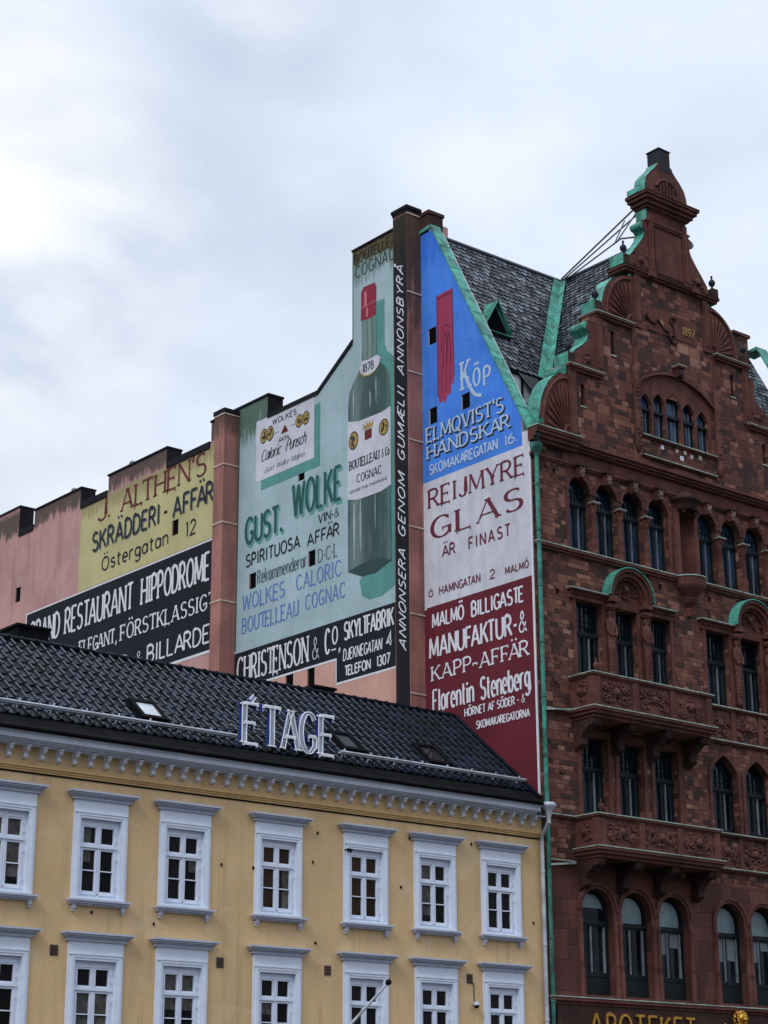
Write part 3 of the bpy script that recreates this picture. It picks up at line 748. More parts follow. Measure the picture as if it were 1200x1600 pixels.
# windows
def yellow_window(c, ht):
    o = (c, 0, ht)
    def sh(m): m.v = [(a + c, b, d + ht) for a, b, d in m.v]; return m
    m = MB()
    m.slab(rect(-.73, .73, -2.49, -.19), [rect(-.56, .56, -2.43, -.62)], FAC, .055, .055)
    m.slab(rect(-.665, .665, -2.49, -.49), [rect(-.60, .60, -2.44, -.56)], FAC, .085, .03)
    m.slab(rect(-.60, .60, -2.44, -.56), [rect(-.55, .55, -2.42, -.615)], FAC, .07, .14)
    m.box(-.70, .70, -.10, -.055, -.50, -.47)
    win = sh(m).build('window', 'white', yb, origin=o)
    m = MB()
    m.box(-.92, .92, -.25, 0, -.045, 0); m.box(-.885, .885, -.21, 0, -.085, -.045); m.box(-.85, .85, -.16, 0, -.12, -.085)
    m.box(-.80, .80, -.11, 0, -.19, -.12)
    sh(m).build('hood', 'greywhite', win, origin=o)
    m = MB()
    m.box(-.82, .82, -.19, 0, -2.53, -2.485); m.box(-.79, .79, -.15, 0, -2.575, -2.53); m.box(-.76, .76, -.10, 0, -2.61, -2.575)
    for s in (-.66, .66):
        m.box(s - .045, s + .045, -.10, 0, -2.70, -2.61); m.box(s - .03, s + .03, -.075, 0, -2.76, -2.70)
    sh(m).build('sill', 'greywhite', win, origin=o)
    m = MB()
    hs = []
    for a, b in ((-.405, -.075), (.075, .405)):
        hs += [rect(a, b, -1.165, -.80), rect(a, b, -1.785, -1.33), rect(a, b, -2.27, -1.81)]
    m.slab(rect(-.57, .57, -2.46, -.60), hs, FAC, -.05, .045)
    m.box(-.50, .50, .015, .05, -1.275, -1.215)
    m.box(-.018, .018, .03, .05, -2.42, -.66)
    for a, b in ((-.455, -.43), (.43, .455), (-.055, -.035), (.035, .055)):
        m.box(a, b, .034, .05, -2.32, -1.30); m.box(a, b, .034, .05, -1.19, -.76)
    m.box(-.5, .5, .034, .05, -.76, -.735); m.box(-.5, .5, .03, .05, -2.36, -2.325)
    for z in (-1.05, -.86, -1.5, -2.15):
        for s in (-1, 1): m.box(s * .47 - .012, s * .47 + .012, .02, .05, z - .04, z + .04)
    sh(m).build('sash_frame', 'white', win, origin=o)
    m = MB(); m.box(-.56, .56, .10, .11, -2.45, -.61)
    sh(m).build('glass', 'pane', win, origin=o)
    return win
wproto = yellow_window(WC[0], HT[0])
for r, ht in enumerate(HT):
    for i, c in enumerate(WC):
        if r == 0 and i == 0: continue
        wv = copy_part(wproto, yb, (c - WC[0], 0, ht - HT[0]))
        if (r, i) in ((0, 3), (0, 4)):
            for ch in wv.children:
                if ch.name.startswith('glass'):
                    ch.data = ch.data.copy(); ch.data.materials[0] = M['pane_warm']
rc = random.Random(4)
for wv in [o for o in yb.children if o.name.startswith('window')]:
    if rc.random() < .55:
        w0 = ORG[wv.name]; m = MB(); zt_ = rc.choice((-.62, -1.3)); zb_ = rc.choice((-1.6, -2.44, -2.1))
        a_, b_ = rc.choice(((-.42, -.18), (.2, .42), (-.42, -.06), (-.42, .42)))
        m.box(w0.x + a_, w0.x + b_, .094, .099, w0.z + zb_, w0.z + zt_)
        m.build('curtain', 'net', wv, origin=w0)
# grilles
for gx, gz in ((-15.44, 6.0), (-10.88, 5.97), (-7.61, 5.96), (-2.84, 5.99)):
    m = MB(); m.box(gx - .105, gx + .105, -.012, 0, gz - .12, gz + .12)
    for k in range(5): m.obox((gx - .09, -.03, gz - .10 + k * .043), (.18, 0, 0), (0, .022, .012), (0, 0, .014))
    m.build('vent_grille', 'grille', yb)
# patches of bare plaster and small wall anchors
for ax, az in ((-14.5, 6.9), (-10.9, 8.3), (-9.95, 8.3), (-7.95, 9.35), (-8.0, 6.6), (-12.8, 6.75), (-5.2, 8.2), (-.45, 7.6), (-8.1, 8.6), (-4.9, 9.5), (-2.7, 9.55)):
    m = MB(); m.lathe(ax, 0, [(.022, az - .03), (.03, az), (.02, az + .04)], 8); m.v = [(a, b - .012, c) for a, b, c in m.v]
    m.build('wall_anchor', 'black_metal', yb)
# ---- roof: glazed pantiles, one mesh
SL = .825; ZR = 11.06
ca = 1 / math.hypot(1, SL); sa = SL * ca
def roofpt(x, s, n):          # s metres up the slope from y = 0, n metres out of the slope
    return (x, s * ca - n * sa, ZR + s * sa + n * ca)
RS = 3.55 / ca
mb = MB()
pw, ph = .29, .425; ns = 10
SB = .36; rows = int((RS - SB) / ph) + 1; cols = int(18.35 / pw)
rr = random.Random(3)
def prof(t):
    return .062 * math.sin(math.pi * t / .36) if t < .36 else -.014 * math.sin(math.pi * (t - .36) / .64)
for r in range(rows):
    s0 = SB + r * ph; s1 = min(s0 + ph + .03, RS)
    for c in range(cols):
        mb.cur = rr.choices((0, 1, 2), (5, 4, 2))[0]
        x0 = -.06 - (c + 1) * pw; j = rr.uniform(-.003, .004); jt = rr.uniform(-.004, .004)
        lo = []; hi = []; bt = []
        for k in range(ns + 1):
            t = k / ns; x = x0 + t * pw; p = prof(t)
            lo.append(roofpt(x, s0 + jt * (t - .5) * 2, .046 + p + j)); hi.append(roofpt(x, s1, .014 + p + j)); bt.append(roofpt(x, s0 + .006, .012 + p + j))
        base_mi = mb.cur
        for k in range(ns):
            mb.cur = 3 if k in (1, 2) else base_mi
            mb.face([lo[k], lo[k + 1], hi[k + 1], hi[k]], False)
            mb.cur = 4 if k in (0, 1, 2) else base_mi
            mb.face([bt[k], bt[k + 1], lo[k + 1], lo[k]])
        mb.cur = base_mi
        mb.face([roofpt(x0, s0, .052 + j), roofpt(x0, s1, .016 + j), roofpt(x0, s1, -.02), roofpt(x0, s0, -.02)])
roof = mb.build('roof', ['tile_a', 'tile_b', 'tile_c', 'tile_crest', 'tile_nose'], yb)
# under-roof boards, rear slope, sheet metal eave with gutter
mb = MB()
mb.face([roofpt(-18.4, -.02, -.03), roofpt(-.05, -.02, -.03), roofpt(-.05, RS, -.03), roofpt(-18.4, RS, -.03)])
mb.face([(-18.4, 3.55, 13.97), (-.05, 3.55, 13.97), (-.05, 8.5, 10.79), (-18.4, 8.5, 10.79)])
mb.face([(-18.4, .0, 11.05), (-.05, .0, 11.05), (-.46, -.50, 10.81), (-18.4, -.50, 10.81)])
mb.face([(-18.4, .0, 11.051), (-.05, .0, 11.051), roofpt(-.05, SB + .05, .004), roofpt(-18.4, SB + .05, .004)])
mb.face([(-18.4, -.50, 10.80), (-.46, -.50, 10.80), (-.05, .0, 10.80), (-18.4, .0, 10.80)])
mb.face([(-.052, 0, 10.80), (-.052, .0, 11.05), (-.052, 3.55, 13.97), (-.052, 3.55, 10.8)])
mb.build('eave_sheeting', 'black_metal', roof)
mb = MB()
mb.tube([(-18.4, 3.55, 14.03), (-.05, 3.55, 14.03)], .085, 8)
k = -.3
while k > -18.4:
    mb.tube([(k, 3.55, 14.035), (k - .05, 3.55, 14.038)], .10, 8); k -= .40
mb.build('ridge_tile', 'tile_a', roof)
mb = MB()
mb.tube([(-18.4, -.53, 10.835), (-.46, -.53, 10.835)], .05, 8); mb.build('gutter', 'black_metal', yb)
mb = MB(); q = [roofpt(-.06, .0, .06), roofpt(-.06, RS, .06)]
mb.tube(q, .055, 6); mb.build('verge_tile', 'tile_a', roof)
# snow rails
for a, b in ((-18.4, -10.28), (-6.95, -.28)):
    mb = MB(); zz = 0.66
    mb.tube([roofpt(a, zz, .16), roofpt(b, zz, .16)], .032, 8); mb.tube([roofpt(a, zz - .06, .24), roofpt(b, zz - .06, .24)], .032, 8)
    x = a + .15
    while x < b:
        mb.obox(roofpt(x, zz + .05, .0), (.03, 0, 0), Vector(roofpt(0, 0, .28)) - Vector(roofpt(0, 0, 0)), Vector(roofpt(0, -.05, 0)) - Vector(roofpt(0, 0, 0))); x += .9
    mb.build('snow_rail', 'galv', yb)
# skylights
def skylight(xc, sc_, wv, hv, gm):
    m = MB()
    for (a, b, c, d) in ((-wv / 2 - .11, wv / 2 + .11, -hv / 2 - .13, -hv / 2), (-wv / 2 - .11, wv / 2 + .11, hv / 2, hv / 2 + .13), (-wv / 2 - .11, -wv / 2, -hv / 2, hv / 2), (wv / 2, wv / 2 + .11, -hv / 2, hv / 2)):
        p = Vector(roofpt(xc + a, sc_ + c, 0.0))
        m.obox(p, (b - a, 0, 0), Vector(roofpt(0, d - c, 0)) - Vector(roofpt(0, 0, 0)), Vector(roofpt(0, 0, .17)) - Vector(roofpt(0, 0, 0)))
    f = m.build('skylight', 'black_metal', roof)
    m = MB(); p = Vector(roofpt(xc - wv / 2, sc_ - hv / 2, .10))
    m.obox(p, (wv, 0, 0), Vector(roofpt(0, hv, 0)) - Vector(roofpt(0, 0, 0)), Vector(roofpt(0, 0, .03)) - Vector(roofpt(0, 0, 0)))
    m.build('roof_window', gm, roof)
skylight(-12.45, 1.50, .55, .68, 'skypale'); skylight(-6.15, 1.50, .55, .72, 'skyglass'); skylight(-3.08, 1.55, .62, .78, 'skyglass')
# chimneys of the yellow building
for (a, b, c, d, e) in ((-14.42, -13.5, 4.35, 5.6, 14.70), (-4.95, -4.18, 4.12, 4.9, 14.40)):
    m = MB(); m.box(a, b, c, d, 13.0, e - .07); m.box(a - .05, b + .05, c - .05, d + .05, e - .07, e)
    m.build('chimney', 'black_metal', roof)
# white down pipe with hopper
m = MB()
m.lathe(-.21, -.50, [(.055, 10.30), (.055, 10.48), (.08, 10.52), (.085, 10.62), (.16, 10.72), (.21, 10.77), (.21, 10.84), (.17, 10.88), (.12, 10.88)], 14)
m.tube([(-.21, -.50, 10.5), (-.21, -.49, 10.36), (-.205, -.40, 10.24), (-.175, -.2, 10.05), (-.15, -.13, 9.97), (-.145, -.12, 9.87), (-.145, -.12, .2)], .058, 10)
for z in (9.0, 7.0, 5.0, 3.0): m.tube([(-.145, -.12, z), (-.145, -.12, z + .06)], .072, 10)
m.build('downpipe', 'galv', yb)

# ---- roof sign
sg = thing('rooftop_sign', (-8.6, .3, 11.3), 'large white neon letters ÉTAGE with blue sides standing on the black tiled roof', 'sign')
SY = .33
def sign_letter(ch, h0, h1):
    tx = Text(ch, h0, h1, 11.43, 12.52, T=.125, t=.05, serif=.11)
    m = MB(); tx.solid(m, facy(SY), 0, .13)
    L = m.build('letter', ['signface', 'signblue'], sg)
    m = MB()
    for kind, q in tx.strokes:
        if kind == 'd': continue
        rb = tx.ribbon(q, kind == 'o', tx.T, tx.t)
        for s in (0, 1):
            P = [FAC(p[s][0], p[s][1], 0.02) for p in rb]
            if kind == 'o': P.append(P[0])
            m.tube([(x, y + SY, z) for x, y, z in P], .016, 6)
    for quads in tx.polys():
        if len(quads) == 1 and len(quads[0]) == 4 and abs(quads[0][0][1] - quads[0][2][1]) < .2:
            p = quads[0]; a = FAC(p[0][0], (p[0][1] + p[2][1]) / 2, .02); b = FAC(p[1][0], (p[0][1] + p[2][1]) / 2, .02)
            m.tube([(a[0], a[1] + SY, a[2]), (b[0], b[1] + SY, b[2])], .02, 6)
    m.build('neon_tube', 'neon', L)
for ch, a, b in (('É', -10.13, -9.57), ('T', -9.52, -8.86), ('A', -8.92, -8.28), ('G', -8.33, -7.72), ('E', -7.69, -7.12)):
    sign_letter(ch, a, b)
m = MB()
for x in (-10.0, -9.2, -8.6, -8.0, -7.3):
    m.tube([(x, SY + .2, 11.9), (x, 1.25, 12.1)], .02, 6); m.tube([(x, SY + .2, 11.45), (x, .75, 11.66)], .02, 6)
m.tube([(-10.1, SY + .22, 11.5), (-7.1, SY + .22, 11.5)], .025, 6); m.tube([(-10.1, SY + .22, 12.0), (-7.1, SY + .22, 12.0)], .02, 6)
m.build('support_frame', 'iron', sg)
# ---- flagpole, lamps
fp = thing('flagpole', (-8.2, 0, 3.5), 'slanting grey flagpole with a dark knob projecting from the yellow facade', 'flagpole')
m = MB(); A0 = Vector((-8.22, -.02, 3.5)); A1 = Vector((-6.87, -1.5, 5.61))
m.tube([A0 + (A1 - A0) * t for t in (0, .5, 1)], [.045, .042, .03], 10); m.build('pole', 'galv', fp)
m = MB(); m.ball(A1, .075, 10, 8); m.tube([A1 - (A1 - A0).normalized() * .08, A1], .05, 10); m.build('knob', 'black_metal', fp)
m = MB(); m.box(-8.32, -8.12, -.06, 0, 3.32, 3.7); m.tube([A0 - (A1 - A0).normalized() * .05, A0 + (A1 - A0).normalized() * .25], .065, 10); m.build('bracket', 'iron', fp)
cm = thing('security_camera', (-2.72, 0, 5.3), 'small round grey security camera beside the lower right window of the yellow facade', 'camera')
m = MB(); m.ball((-2.72, -.13, 5.30), .075, 10, 8); m.build('lens_dome', 'black_metal', cm)
m = MB(); m.lathe(-2.72, -.13, [(.085, 5.30), (.09, 5.36), (.06, 5.39)], 12); m.box(-2.75, -2.69, -.1, 0, 5.32, 5.40); m.build('housing', 'galv', cm)
m = MB(); m.tube([(-2.70, -.012, 5.40), (-2.70, -.012, 5.83), (-2.72, -.012, 5.87), (-2.84, -.012, 5.90)], .012, 6); m.build('cable', 'black_metal', cm)
c2 = thing('wall_lamp', (-7.0, 0, 9.0), 'tiny black spotlight on the top left corner of a white upper window frame', 'lamp')
m = MB(); m.tube([(-6.99, -.2, 8.96), (-7.09, -.14, 9.0)], [.06, .04], 8); m.build('lamp_head', 'black_metal', c2)
m = MB(); m.tube([(-7.09, -.14, 9.0), (-7.10, -.055, 9.0)], .018, 6); m.build('arm', 'black_metal', c2)
# ================================================================== RENDERED FIREWALL BUILDING
rb_ = thing('rendered_building', (0.3, 20, 0), 'tall pink rendered rear building whose blank wall carries painted bottle and tailor advertisements', 'building')
OUT = [(5.0, .13), (5.0, 31.2), (8.48, 31.2), (8.48, 27.85), (10.42, 26.62), (13.33, 26.58), (13.33, 27.38), (16.88, 27.38), (16.88, 26.58), (19.8, 26.58), (19.8, 27.22), (24.0, 27.22), (24.0, 26.55), (26.05, 26.55), (26.05, 27.26), (29.8, 27.26), (29.8, 26.6), (31.05, 26.6), (31.05, 27.74), (35.5, 27.74), (35.5, 26.6), (38, 26.6), (38, .13)]
WH = [(11.15, 11.51, 23.62, 24.18), (10.51, 10.9, 20.40, 20.95), (13.9, 14.3, 20.37, 20.93), (11.68, 12.11, 16.1, 16.9), (10.51, 10.91, 16.1, 16.88), (18.9, 19.32, 23.56, 24.16), (30.66, 31.08, 23.52, 24.16)]
wh = [rect(-b, -a, c, d) for a, b, c, d in WH]
mb = MB(); mb.slab([(-y, z) for y, z in OUT], wh, WAL, 0, .6, back=True)
mb.box(.6, 12, 37.7, 38, .13, 26.4); mb.box(11.7, 12, 9, 37.7, .13, 26.4)
mb.face([(.6, 10, 26.4), (12, 10, 26.4), (12, 37.9, 26.4), (.6, 37.9, 26.4)])
mb.build('wall', 'pink', rb_)
for a, b, c, d in WH:
    m = MB(); m.box(.05, .07, a - .02, b + .02, c - .02, d + .02); m.build('opening_back', 'room', rb_)
m = MB(); m.box(.3, 1.3, 5.02, 8.46, 26.5, 31.18); m.build('chimney_stack', 'pink', rb_)
# copings
def coping(y0, y1, z, h, front, name='coping', w0=.66):
    m = MB(); m.box(-front, w0, y0, y1, z - h, z); return m.build(name, 'coping', rb_)
coping(5.62, 8.53, 31.26, .07, .05, w0=1.35)
coping(10.44, 13.33, 26.66, .15, .05); coping(16.93, 19.8, 26.65, .26, .05); coping(24.05, 26.05, 26.63, .26, .05); coping(29.85, 31.05, 26.68, .26, .05)
coping(13.27, 16.9, 27.45, .08, .05); coping(19.75, 24.05, 27.28, .07, .05); coping(26.0, 29.85, 27.32, .07, .05); coping(31.0, 35.6, 27.81, .07, .05); coping(35.6, 38.1, 26.66, .3, .05)
m = MB(); v = [(-.05, 8.50, 27.93), (-.05, 10.44, 26.66), (-.05, 10.44, 26.50), (-.05, 8.50, 27.75)]
m.face(v); m.face([(.66, b, c) for a, b, c in v][::-1]); m.face([v[0], (.66, 8.5, 27.93), (.66, 10.44, 26.66), v[1]]); m.face([v[3], v[2], (.66, 10.44, 26.50), (.66, 8.5, 27.75)]); m.build('coping', 'coping', rb_)
m = MB(); m.box(-.02, .64, 8.48, 8.505, 27.9, 31.2); m.build('chimney_edge', 'copperdark', rb_)
# street-side ends of the raised blocks are sheeted black
for y, z0, z1 in ((13.33, 26.66, 27.38), (19.8, 26.65, 27.22), (26.05, 26.63, 27.26), (31.05, 26.68, 27.74)):
    m = MB(); m.box(-.03, .63, y - .03, y + .0, z0, z1); m.build('block_end', 'coping', rb_)
# roof vents
for y, z in ((22.75, 27.28), (27.15, 27.32)):
    m = MB(); m.lathe(.3, y, [(.06, z), (.06, z + .06), (.12, z + .09), (.14, z + .16), (.125, z + .24), (.07, z + .29), (.01, z + .30)], 12); m.build('roof_vent', 'iron', rb_)
# pilasters
m = MB(); m.box(-.65, 0, 15.1, 15.72, .13, 27.1); m.build('pilaster', 'pilaster', rb_)
m = MB(); m.box(-.69, .2, 15.06, 15.77, 27.12, 27.28); m.build('pilaster_cap', 'coping', rb_)
for z in (27.05, 25.12, 22.93, 20.04, 17.2):
    m = MB(); m.box(-.675, 0, 15.075, 15.745, z, z + .05); m.build('pilaster_band', 'string', rb_)
m = MB(); m.box(-.6, -.0, 4.92, 5.63, .13, 31.2); m.build('column', 'column', rb_)
m = MB(); m.box(-.625, 0.0, 4.90, 5.65, 31.2, 31.29); m.box(-.65, 0.02, 4.87, 5.68, 31.29, 31.40); m.build('column_cap', 'coping', rb_)
for z in (31.10, 28.27, 25.47, 23.14, 20.24, 17.41, 14.9):
    m = MB(); m.box(-.60, 0, 4.895, 4.92, z, z + .045); m.build('column_band', 'string', rb_)
m = MB(); m.box(0, .62, 4.5, 5.0, 29.6, 31.12); m.box(-.04, .66, 4.46, 5.0, 31.12, 31.24); m.build('chimney', 'stone_dark', rb_)

# ---- painted advertisements
def panel(name, mat, poly, off=.004, label=None, hl=()):
    m = MB(); m.slab([(-y, z) for y, z in poly], [h for h in hl], WAL, off, off - .0005)
    p = m.build(name, mat, rb_)
    if label: p['label'] = label
    return p
H_ = lambda *i: [wh[k] for k in i]
tealp = panel('painted_advertisement', 'teal', [(5.63, 18.2), (15.1, 18.2), (15.1, 27.37), (13.34, 27.37), (13.34, 26.52), (10.44, 26.52), (8.47, 27.76), (8.47, 31.18), (5.63, 31.18)], .004, 'pale teal painted cognac and punch advertisement', H_(0, 1, 2))
yelp = panel('painted_advertisement', 'yellowsign', [(15.72, 22.86), (26.0, 22.86), (26.0, 26.38), (24.0, 26.38), (24.0, 26.45), (23.1, 26.45), (22.0, 26.52), (20.9, 26.46), (19.8, 26.45), (19.8, 26.40), (16.9, 26.40), (16.88, 26.55), (15.72, 26.65)], .004, 'pale yellow painted tailor advertisement', H_(5))
blkp = panel('painted_advertisement', 'blackpaint', [(15.72, 18.68), (30.02, 18.68), (30.02, 22.8), (15.72, 22.8)], .004, 'black painted restaurant advertisement')
chrp = panel('painted_advertisement', 'blackpaint', [(5.63, 16.12), (9.38, 16.12), (9.38, 16.95), (15.1, 16.95), (15.1, 18.2), (5.63, 18.2)], .0045, 'black painted sign maker advertisement')
colp = MB(); colp.box(-.604, -.6, 4.95, 5.60, 14.0, 31.08); colp = colp.build('painted_advertisement', 'blackcol', rb_); colp['label'] = 'tall narrow black painted advertisement on the column'
panel('pale_wall_patch', 'pink_low', [(5.63, 14.0), (15.1, 14.0), (15.1, 16.9), (9.45, 16.9), (9.45, 16.05), (5.63, 16.05)], .003, None, H_(3, 4))
def strip(parent, mat, y0, y1, z0, z1, off=.009, name='border_line'):
    m = MB(); m.slab(rect(-y1, -y0, z0, z1), [], WAL, off); return m.build(name, mat, parent)
def strips(parent, mat, L, off=.009):
    m = MB()
    for y0, y1, z0, z1 in L: m.slab(rect(-y1, -y0, z0, z1), [], WAL, off)
    return m.build('border_line', mat, parent)
strips(blkp, 'p_white', [(15.72, 30.08, 22.77, 22.83), (29.98, 30.06, 18.68, 22.77), (15.72, 30.08, 18.58, 18.68)])
strips(chrp, 'p_white', [(9.33, 15.1, 16.88, 16.95), (9.33, 9.38, 16.10, 16.88), (5.63, 9.38, 16.05, 16.12)])
strips(tealp, 'p_green', [(15.03, 15.1, 18.3, 27.3)])
# yellow sign
sans = dict(T=.115, gap=.22)
wtext('lettering', 'p_darkred', yelp, 'J.', 24.72, 23.75, 25.44, 26.40, T=.13, t=.09, serif=.14, gap=.12)
wtext('lettering', 'p_darkred', yelp, "ALTHÉN'S", 23.0, 17.12, 25.42, 26.36, T=.14, t=.075, serif=.14, gap=.20)
wtext('lettering', 'p_black', yelp, 'SKRÄDDERI', 25.05, 20.18, 24.27, 25.12, shadow=('p_grey', .05, -.05, 0), **sans)
wtext('lettering', 'p_black', yelp, '-', 19.95, 19.62, 24.27, 25.12, T=.13)
wtext('lettering', 'p_black', yelp, 'AFFÄR', 19.32, 16.62, 24.25, 25.10, shadow=('p_grey', .05, -.05, 0), **sans)
wtext('lettering', 'p_black', yelp, 'Östergatan', 24.26, 19.54, 23.30, 23.90, T=.125, gap=.24)
wtext('lettering', 'p_black', yelp, '12', 18.38, 17.70, 23.27, 23.90, T=.125, gap=.28)
# restaurant sign
rs = dict(T=.105, t=.085, gap=.20)
wtext('lettering', 'p_white', blkp, 'GRAND', 29.7, 27.24, 21.29, 22.40, serif=.05, **rs)
wtext('lettering', 'p_white', blkp, 'RESTAURANT', 26.90, 21.82, 21.28, 22.40, serif=.05, **rs)
wtext('lettering', 'p_white', blkp, 'HIPPODROME', 21.32, 16.72, 21.28, 22.40, serif=.05, **rs)
wtext('lettering', 'p_white', blkp, 'ELEGANT,', 25.69, 22.90, 20.20, 20.80, T=.14, t=.08, serif=.14, gap=.22)
wtext('lettering', 'p_white', blkp, 'FÖRSTKLASSIGT', 22.68, 16.32, 20.18, 20.82, T=.14, t=.08, serif=.14, gap=.24)
wtext('lettering', 'p_white', blkp, 'BAR', 24.2, 22.0, 18.98, 19.60, T=.13, t=.10, gap=.2)
wtext('lettering', 'p_white', blkp, '&', 21.56, 21.02, 19.04, 19.56, T=.15, t=.10)
wtext('lettering', 'p_white', blkp, 'BILLARDER', 20.76, 16.05, 18.94, 19.66, T=.13, t=.105, gap=.2)
# teal advertisement
wtext('lettering', 'p_green', tealp, 'GUST.', 14.62, 12.36, 22.02, 23.08, T=.135, t=.115, gap=.22, shadow=('p_sea', .08, -.10, .03))
wtext('lettering', 'p_green', tealp, 'WOLKE', 11.86, 9.07, 22.34, 23.62, T=.115, t=.095, gap=.22, shadow=('p_sea', .08, -.10, .03))
wtext('lettering', 'p_black', tealp, 'VIN-&', 10.37, 9.19, 21.79, 22.14, T=.17, t=.10, gap=.18)
wtext('lettering', 'p_black', tealp, 'SPIRITUOSA', 14.52, 11.35, 21.20, 21.70, T=.13, gap=.22)
wtext('lettering', 'p_black', tealp, 'AFFÄR', 10.98, 9.19, 21.13, 21.60, T=.13, gap=.22)
wtext('lettering', 'p_grey', tealp, 'Rekommenderar', 13.82, 10.97, 20.45, 20.95, T=.11, t=.06, gap=.24)
wtext('lettering', 'p_grey', tealp, 'D·C·L', 10.36, 9.29, 20.42, 20.90, T=.10, t=.05, serif=.10, gap=.26)
wtext('lettering', 'p_blue', tealp, 'WOLKES', 14.69, 12.2, 19.66, 20.24, T=.10, t=.06, gap=.26, serif=.06)
wtext('lettering', 'p_blue', tealp, 'CALORIC', 11.56, 9.09, 19.71, 20.27, T=.10, t=.06, gap=.26, serif=.06)
wtext('lettering', 'p_blue', tealp, 'BOUTELLEAU', 14.69, 11.4, 18.84, 19.40, T=.10, t=.06, gap=.26, serif=.06)
wtext('lettering', 'p_blue', tealp, 'COGNAC', 11.04, 8.87, 18.92, 19.46, T=.10, t=.06, gap=.26, serif=.06)
wtext('lettering', 'p_black', tealp, 'BOUTELLEAU', 8.42, 5.9, 30.66, 31.04, T=.12, t=.08, gap=.22)
wtext('lettering', 'p_black', tealp, 'COGNAC', 8.36, 6.25, 30.12, 30.58, T=.09, t=.055, gap=.24)
# white punch label on its shadow
strips(tealp, 'teal_dark', [(10.28, 13.68, 23.87, 26.18)], .0075)
lab = panel('painted_label', 'labelwhite', [(10.62, 24.25), (14.01, 24.25), (14.01, 26.55), (10.62, 26.55)], .011, 'white painted punch label', H_())
wtext('lettering', 'p_black', lab, 'WOLKES', 13.05, 11.63, 26.14, 26.36, T=.15, t=.10, off=.022, gap=.26)
wtext('lettering', 'p_black', lab, 'ÄKTA', 12.67, 12.03, 25.38, 25.53, T=.15, off=.022, gap=.22)
wtext('lettering', 'p_black', lab, 'Caloric', 13.72, 12.55, 24.93, 25.34, T=.10, t=.045, off=.022, slant=.35, gap=.16)
wtext('lettering', 'p_black', lab, 'Punsch', 12.25, 11.10, 24.93, 25.36, T=.10, t=.045, off=.022, slant=.35, gap=.16)
wtext('lettering', 'p_grey', lab, 'Gust. Wolke Malmö'.replace('.', '').replace('ö', 'o').replace('M', 'M'), 13.50, 11.15, 24.46, 24.66, T=.10, t=.05, off=.022, slant=.5, gap=.14)
m = MB(); m.face([WAL(-12.53, 25.66, .016), WAL(-12.09, 25.66, .016), WAL(-12.31, 25.97, .016)]); m.build('emblem', 'p_darkred', lab)
m = MB()
for y0, y1 in ((12.98, 12.66), (11.96, 11.72)): m.slab(rect(-y0, -y1, 25.79, 25.805), [], WAL, .016)
m.face([WAL(-12.40, 25.70, .021), WAL(-12.31, 25.76, .021), WAL(-12.31, 25.83, .021)]); m.build('emblem_rule', 'p_black', lab)
def medal(parent, y, z, ry, rz, off=.016):
    m = MB(); m.cur = 1
    m.slab([(-y + ry * math.cos(a * .314), z + rz * math.sin(a * .314)) for a in range(20)], [], WAL, off)
    m.cur = 0
    m.slab([(-y + ry * .86 * math.cos(a * .314), z + rz * .86 * math.sin(a * .314)) for a in range(20)], [], WAL, off + .003)
    m.cur = 1
    r_ = random.Random(int(y * 100))
    for k in range(7):
        a = r_.uniform(0, 6.28); d = r_.uniform(.1, .6)
        cx, cz = -y + ry * d * math.cos(a), z + rz * d * math.sin(a)
        m.slab([(cx + ry * .16 * math.cos(b * .785), cz + rz * .22 * math.sin(b * .785)) for b in range(8)], [], WAL, off + .0045 + k * .0004)
    return m.build('medal', ['p_gold', 'p_black'], parent)
medal(lab, 13.55, 25.88, .22, .28); medal(lab, 13.17, 25.88, .22, .28, .022); medal(lab, 11.47, 25.85, .22, .25); medal(lab, 11.09, 25.85, .21, .25, .022)
# bottle shadow, bottle
m = MB()
m.slab([(-8.15, 19.3), (-8.0, 18.75), (-7.6, 18.55), (-7.0, 18.55), (-6.5, 18.7), (-5.9, 19.0), (-5.75, 19.4), (-5.75, 25.6), (-6.1, 26.4), (-6.66, 26.9), (-6.80, 27.2), (-6.80, 28.85), (-7.3, 28.9), (-7.3, 20)], [], WAL, .0078)
m.build('bottle_shadow', 'teal_dark', tealp)
yc = 7.62
body = [(-8.75, 19.75)] + [(-8.0, 19.42)] + [(-7.3, 19.38), (-6.5, 19.62)] + [(-6.5, 25.5), (-6.56, 26.05), (-6.75, 26.38), (-7.02, 26.60), (-7.22, 26.95), (-7.24, 28.5), (-7.99, 28.5), (-8.0, 26.95), (-8.2, 26.60), (-8.48, 26.30), (-8.68, 26.0), (-8.74, 25.5)]
m = MB(); m.slab(body, [], WAL, .0115); bot = m.build('painted_bottle', 'p_bottle', tealp)
def pat(name, mat, poly, off): 
    m = MB(); m.slab(poly, [], WAL, off); return m.build(name, mat, bot)
pat('bottle_neck', 'p_neckg', [(-7.99, 26.9), (-7.24, 26.9), (-7.24, 28.5), (-7.99, 28.5)], .0155)
pat('capsule', 'p_cap', [(-8.05, 28.47), (-7.7, 28.40), (-7.24, 28.42), (-7.22, 29.45), (-7.3, 29.62), (-7.9, 29.66), (-8.03, 29.5)], .0185)
m = MB()
m.slab([(-8.0, 28.9), (-7.26, 28.92), (-7.26, 28.95), (-8.0, 28.94)], [], WAL, .0215)
m.slab([(-7.85, 28.95), (-7.72, 28.95), (-7.74, 29.45), (-7.86, 29.45)], [], WAL, .0222); m.slab([(-7.75, 28.5), (-7.66, 28.5), (-7.66, 28.84), (-7.75, 28.84)], [], WAL, .0228)
m.build('capsule_highlight', 'p_caplight', bot)
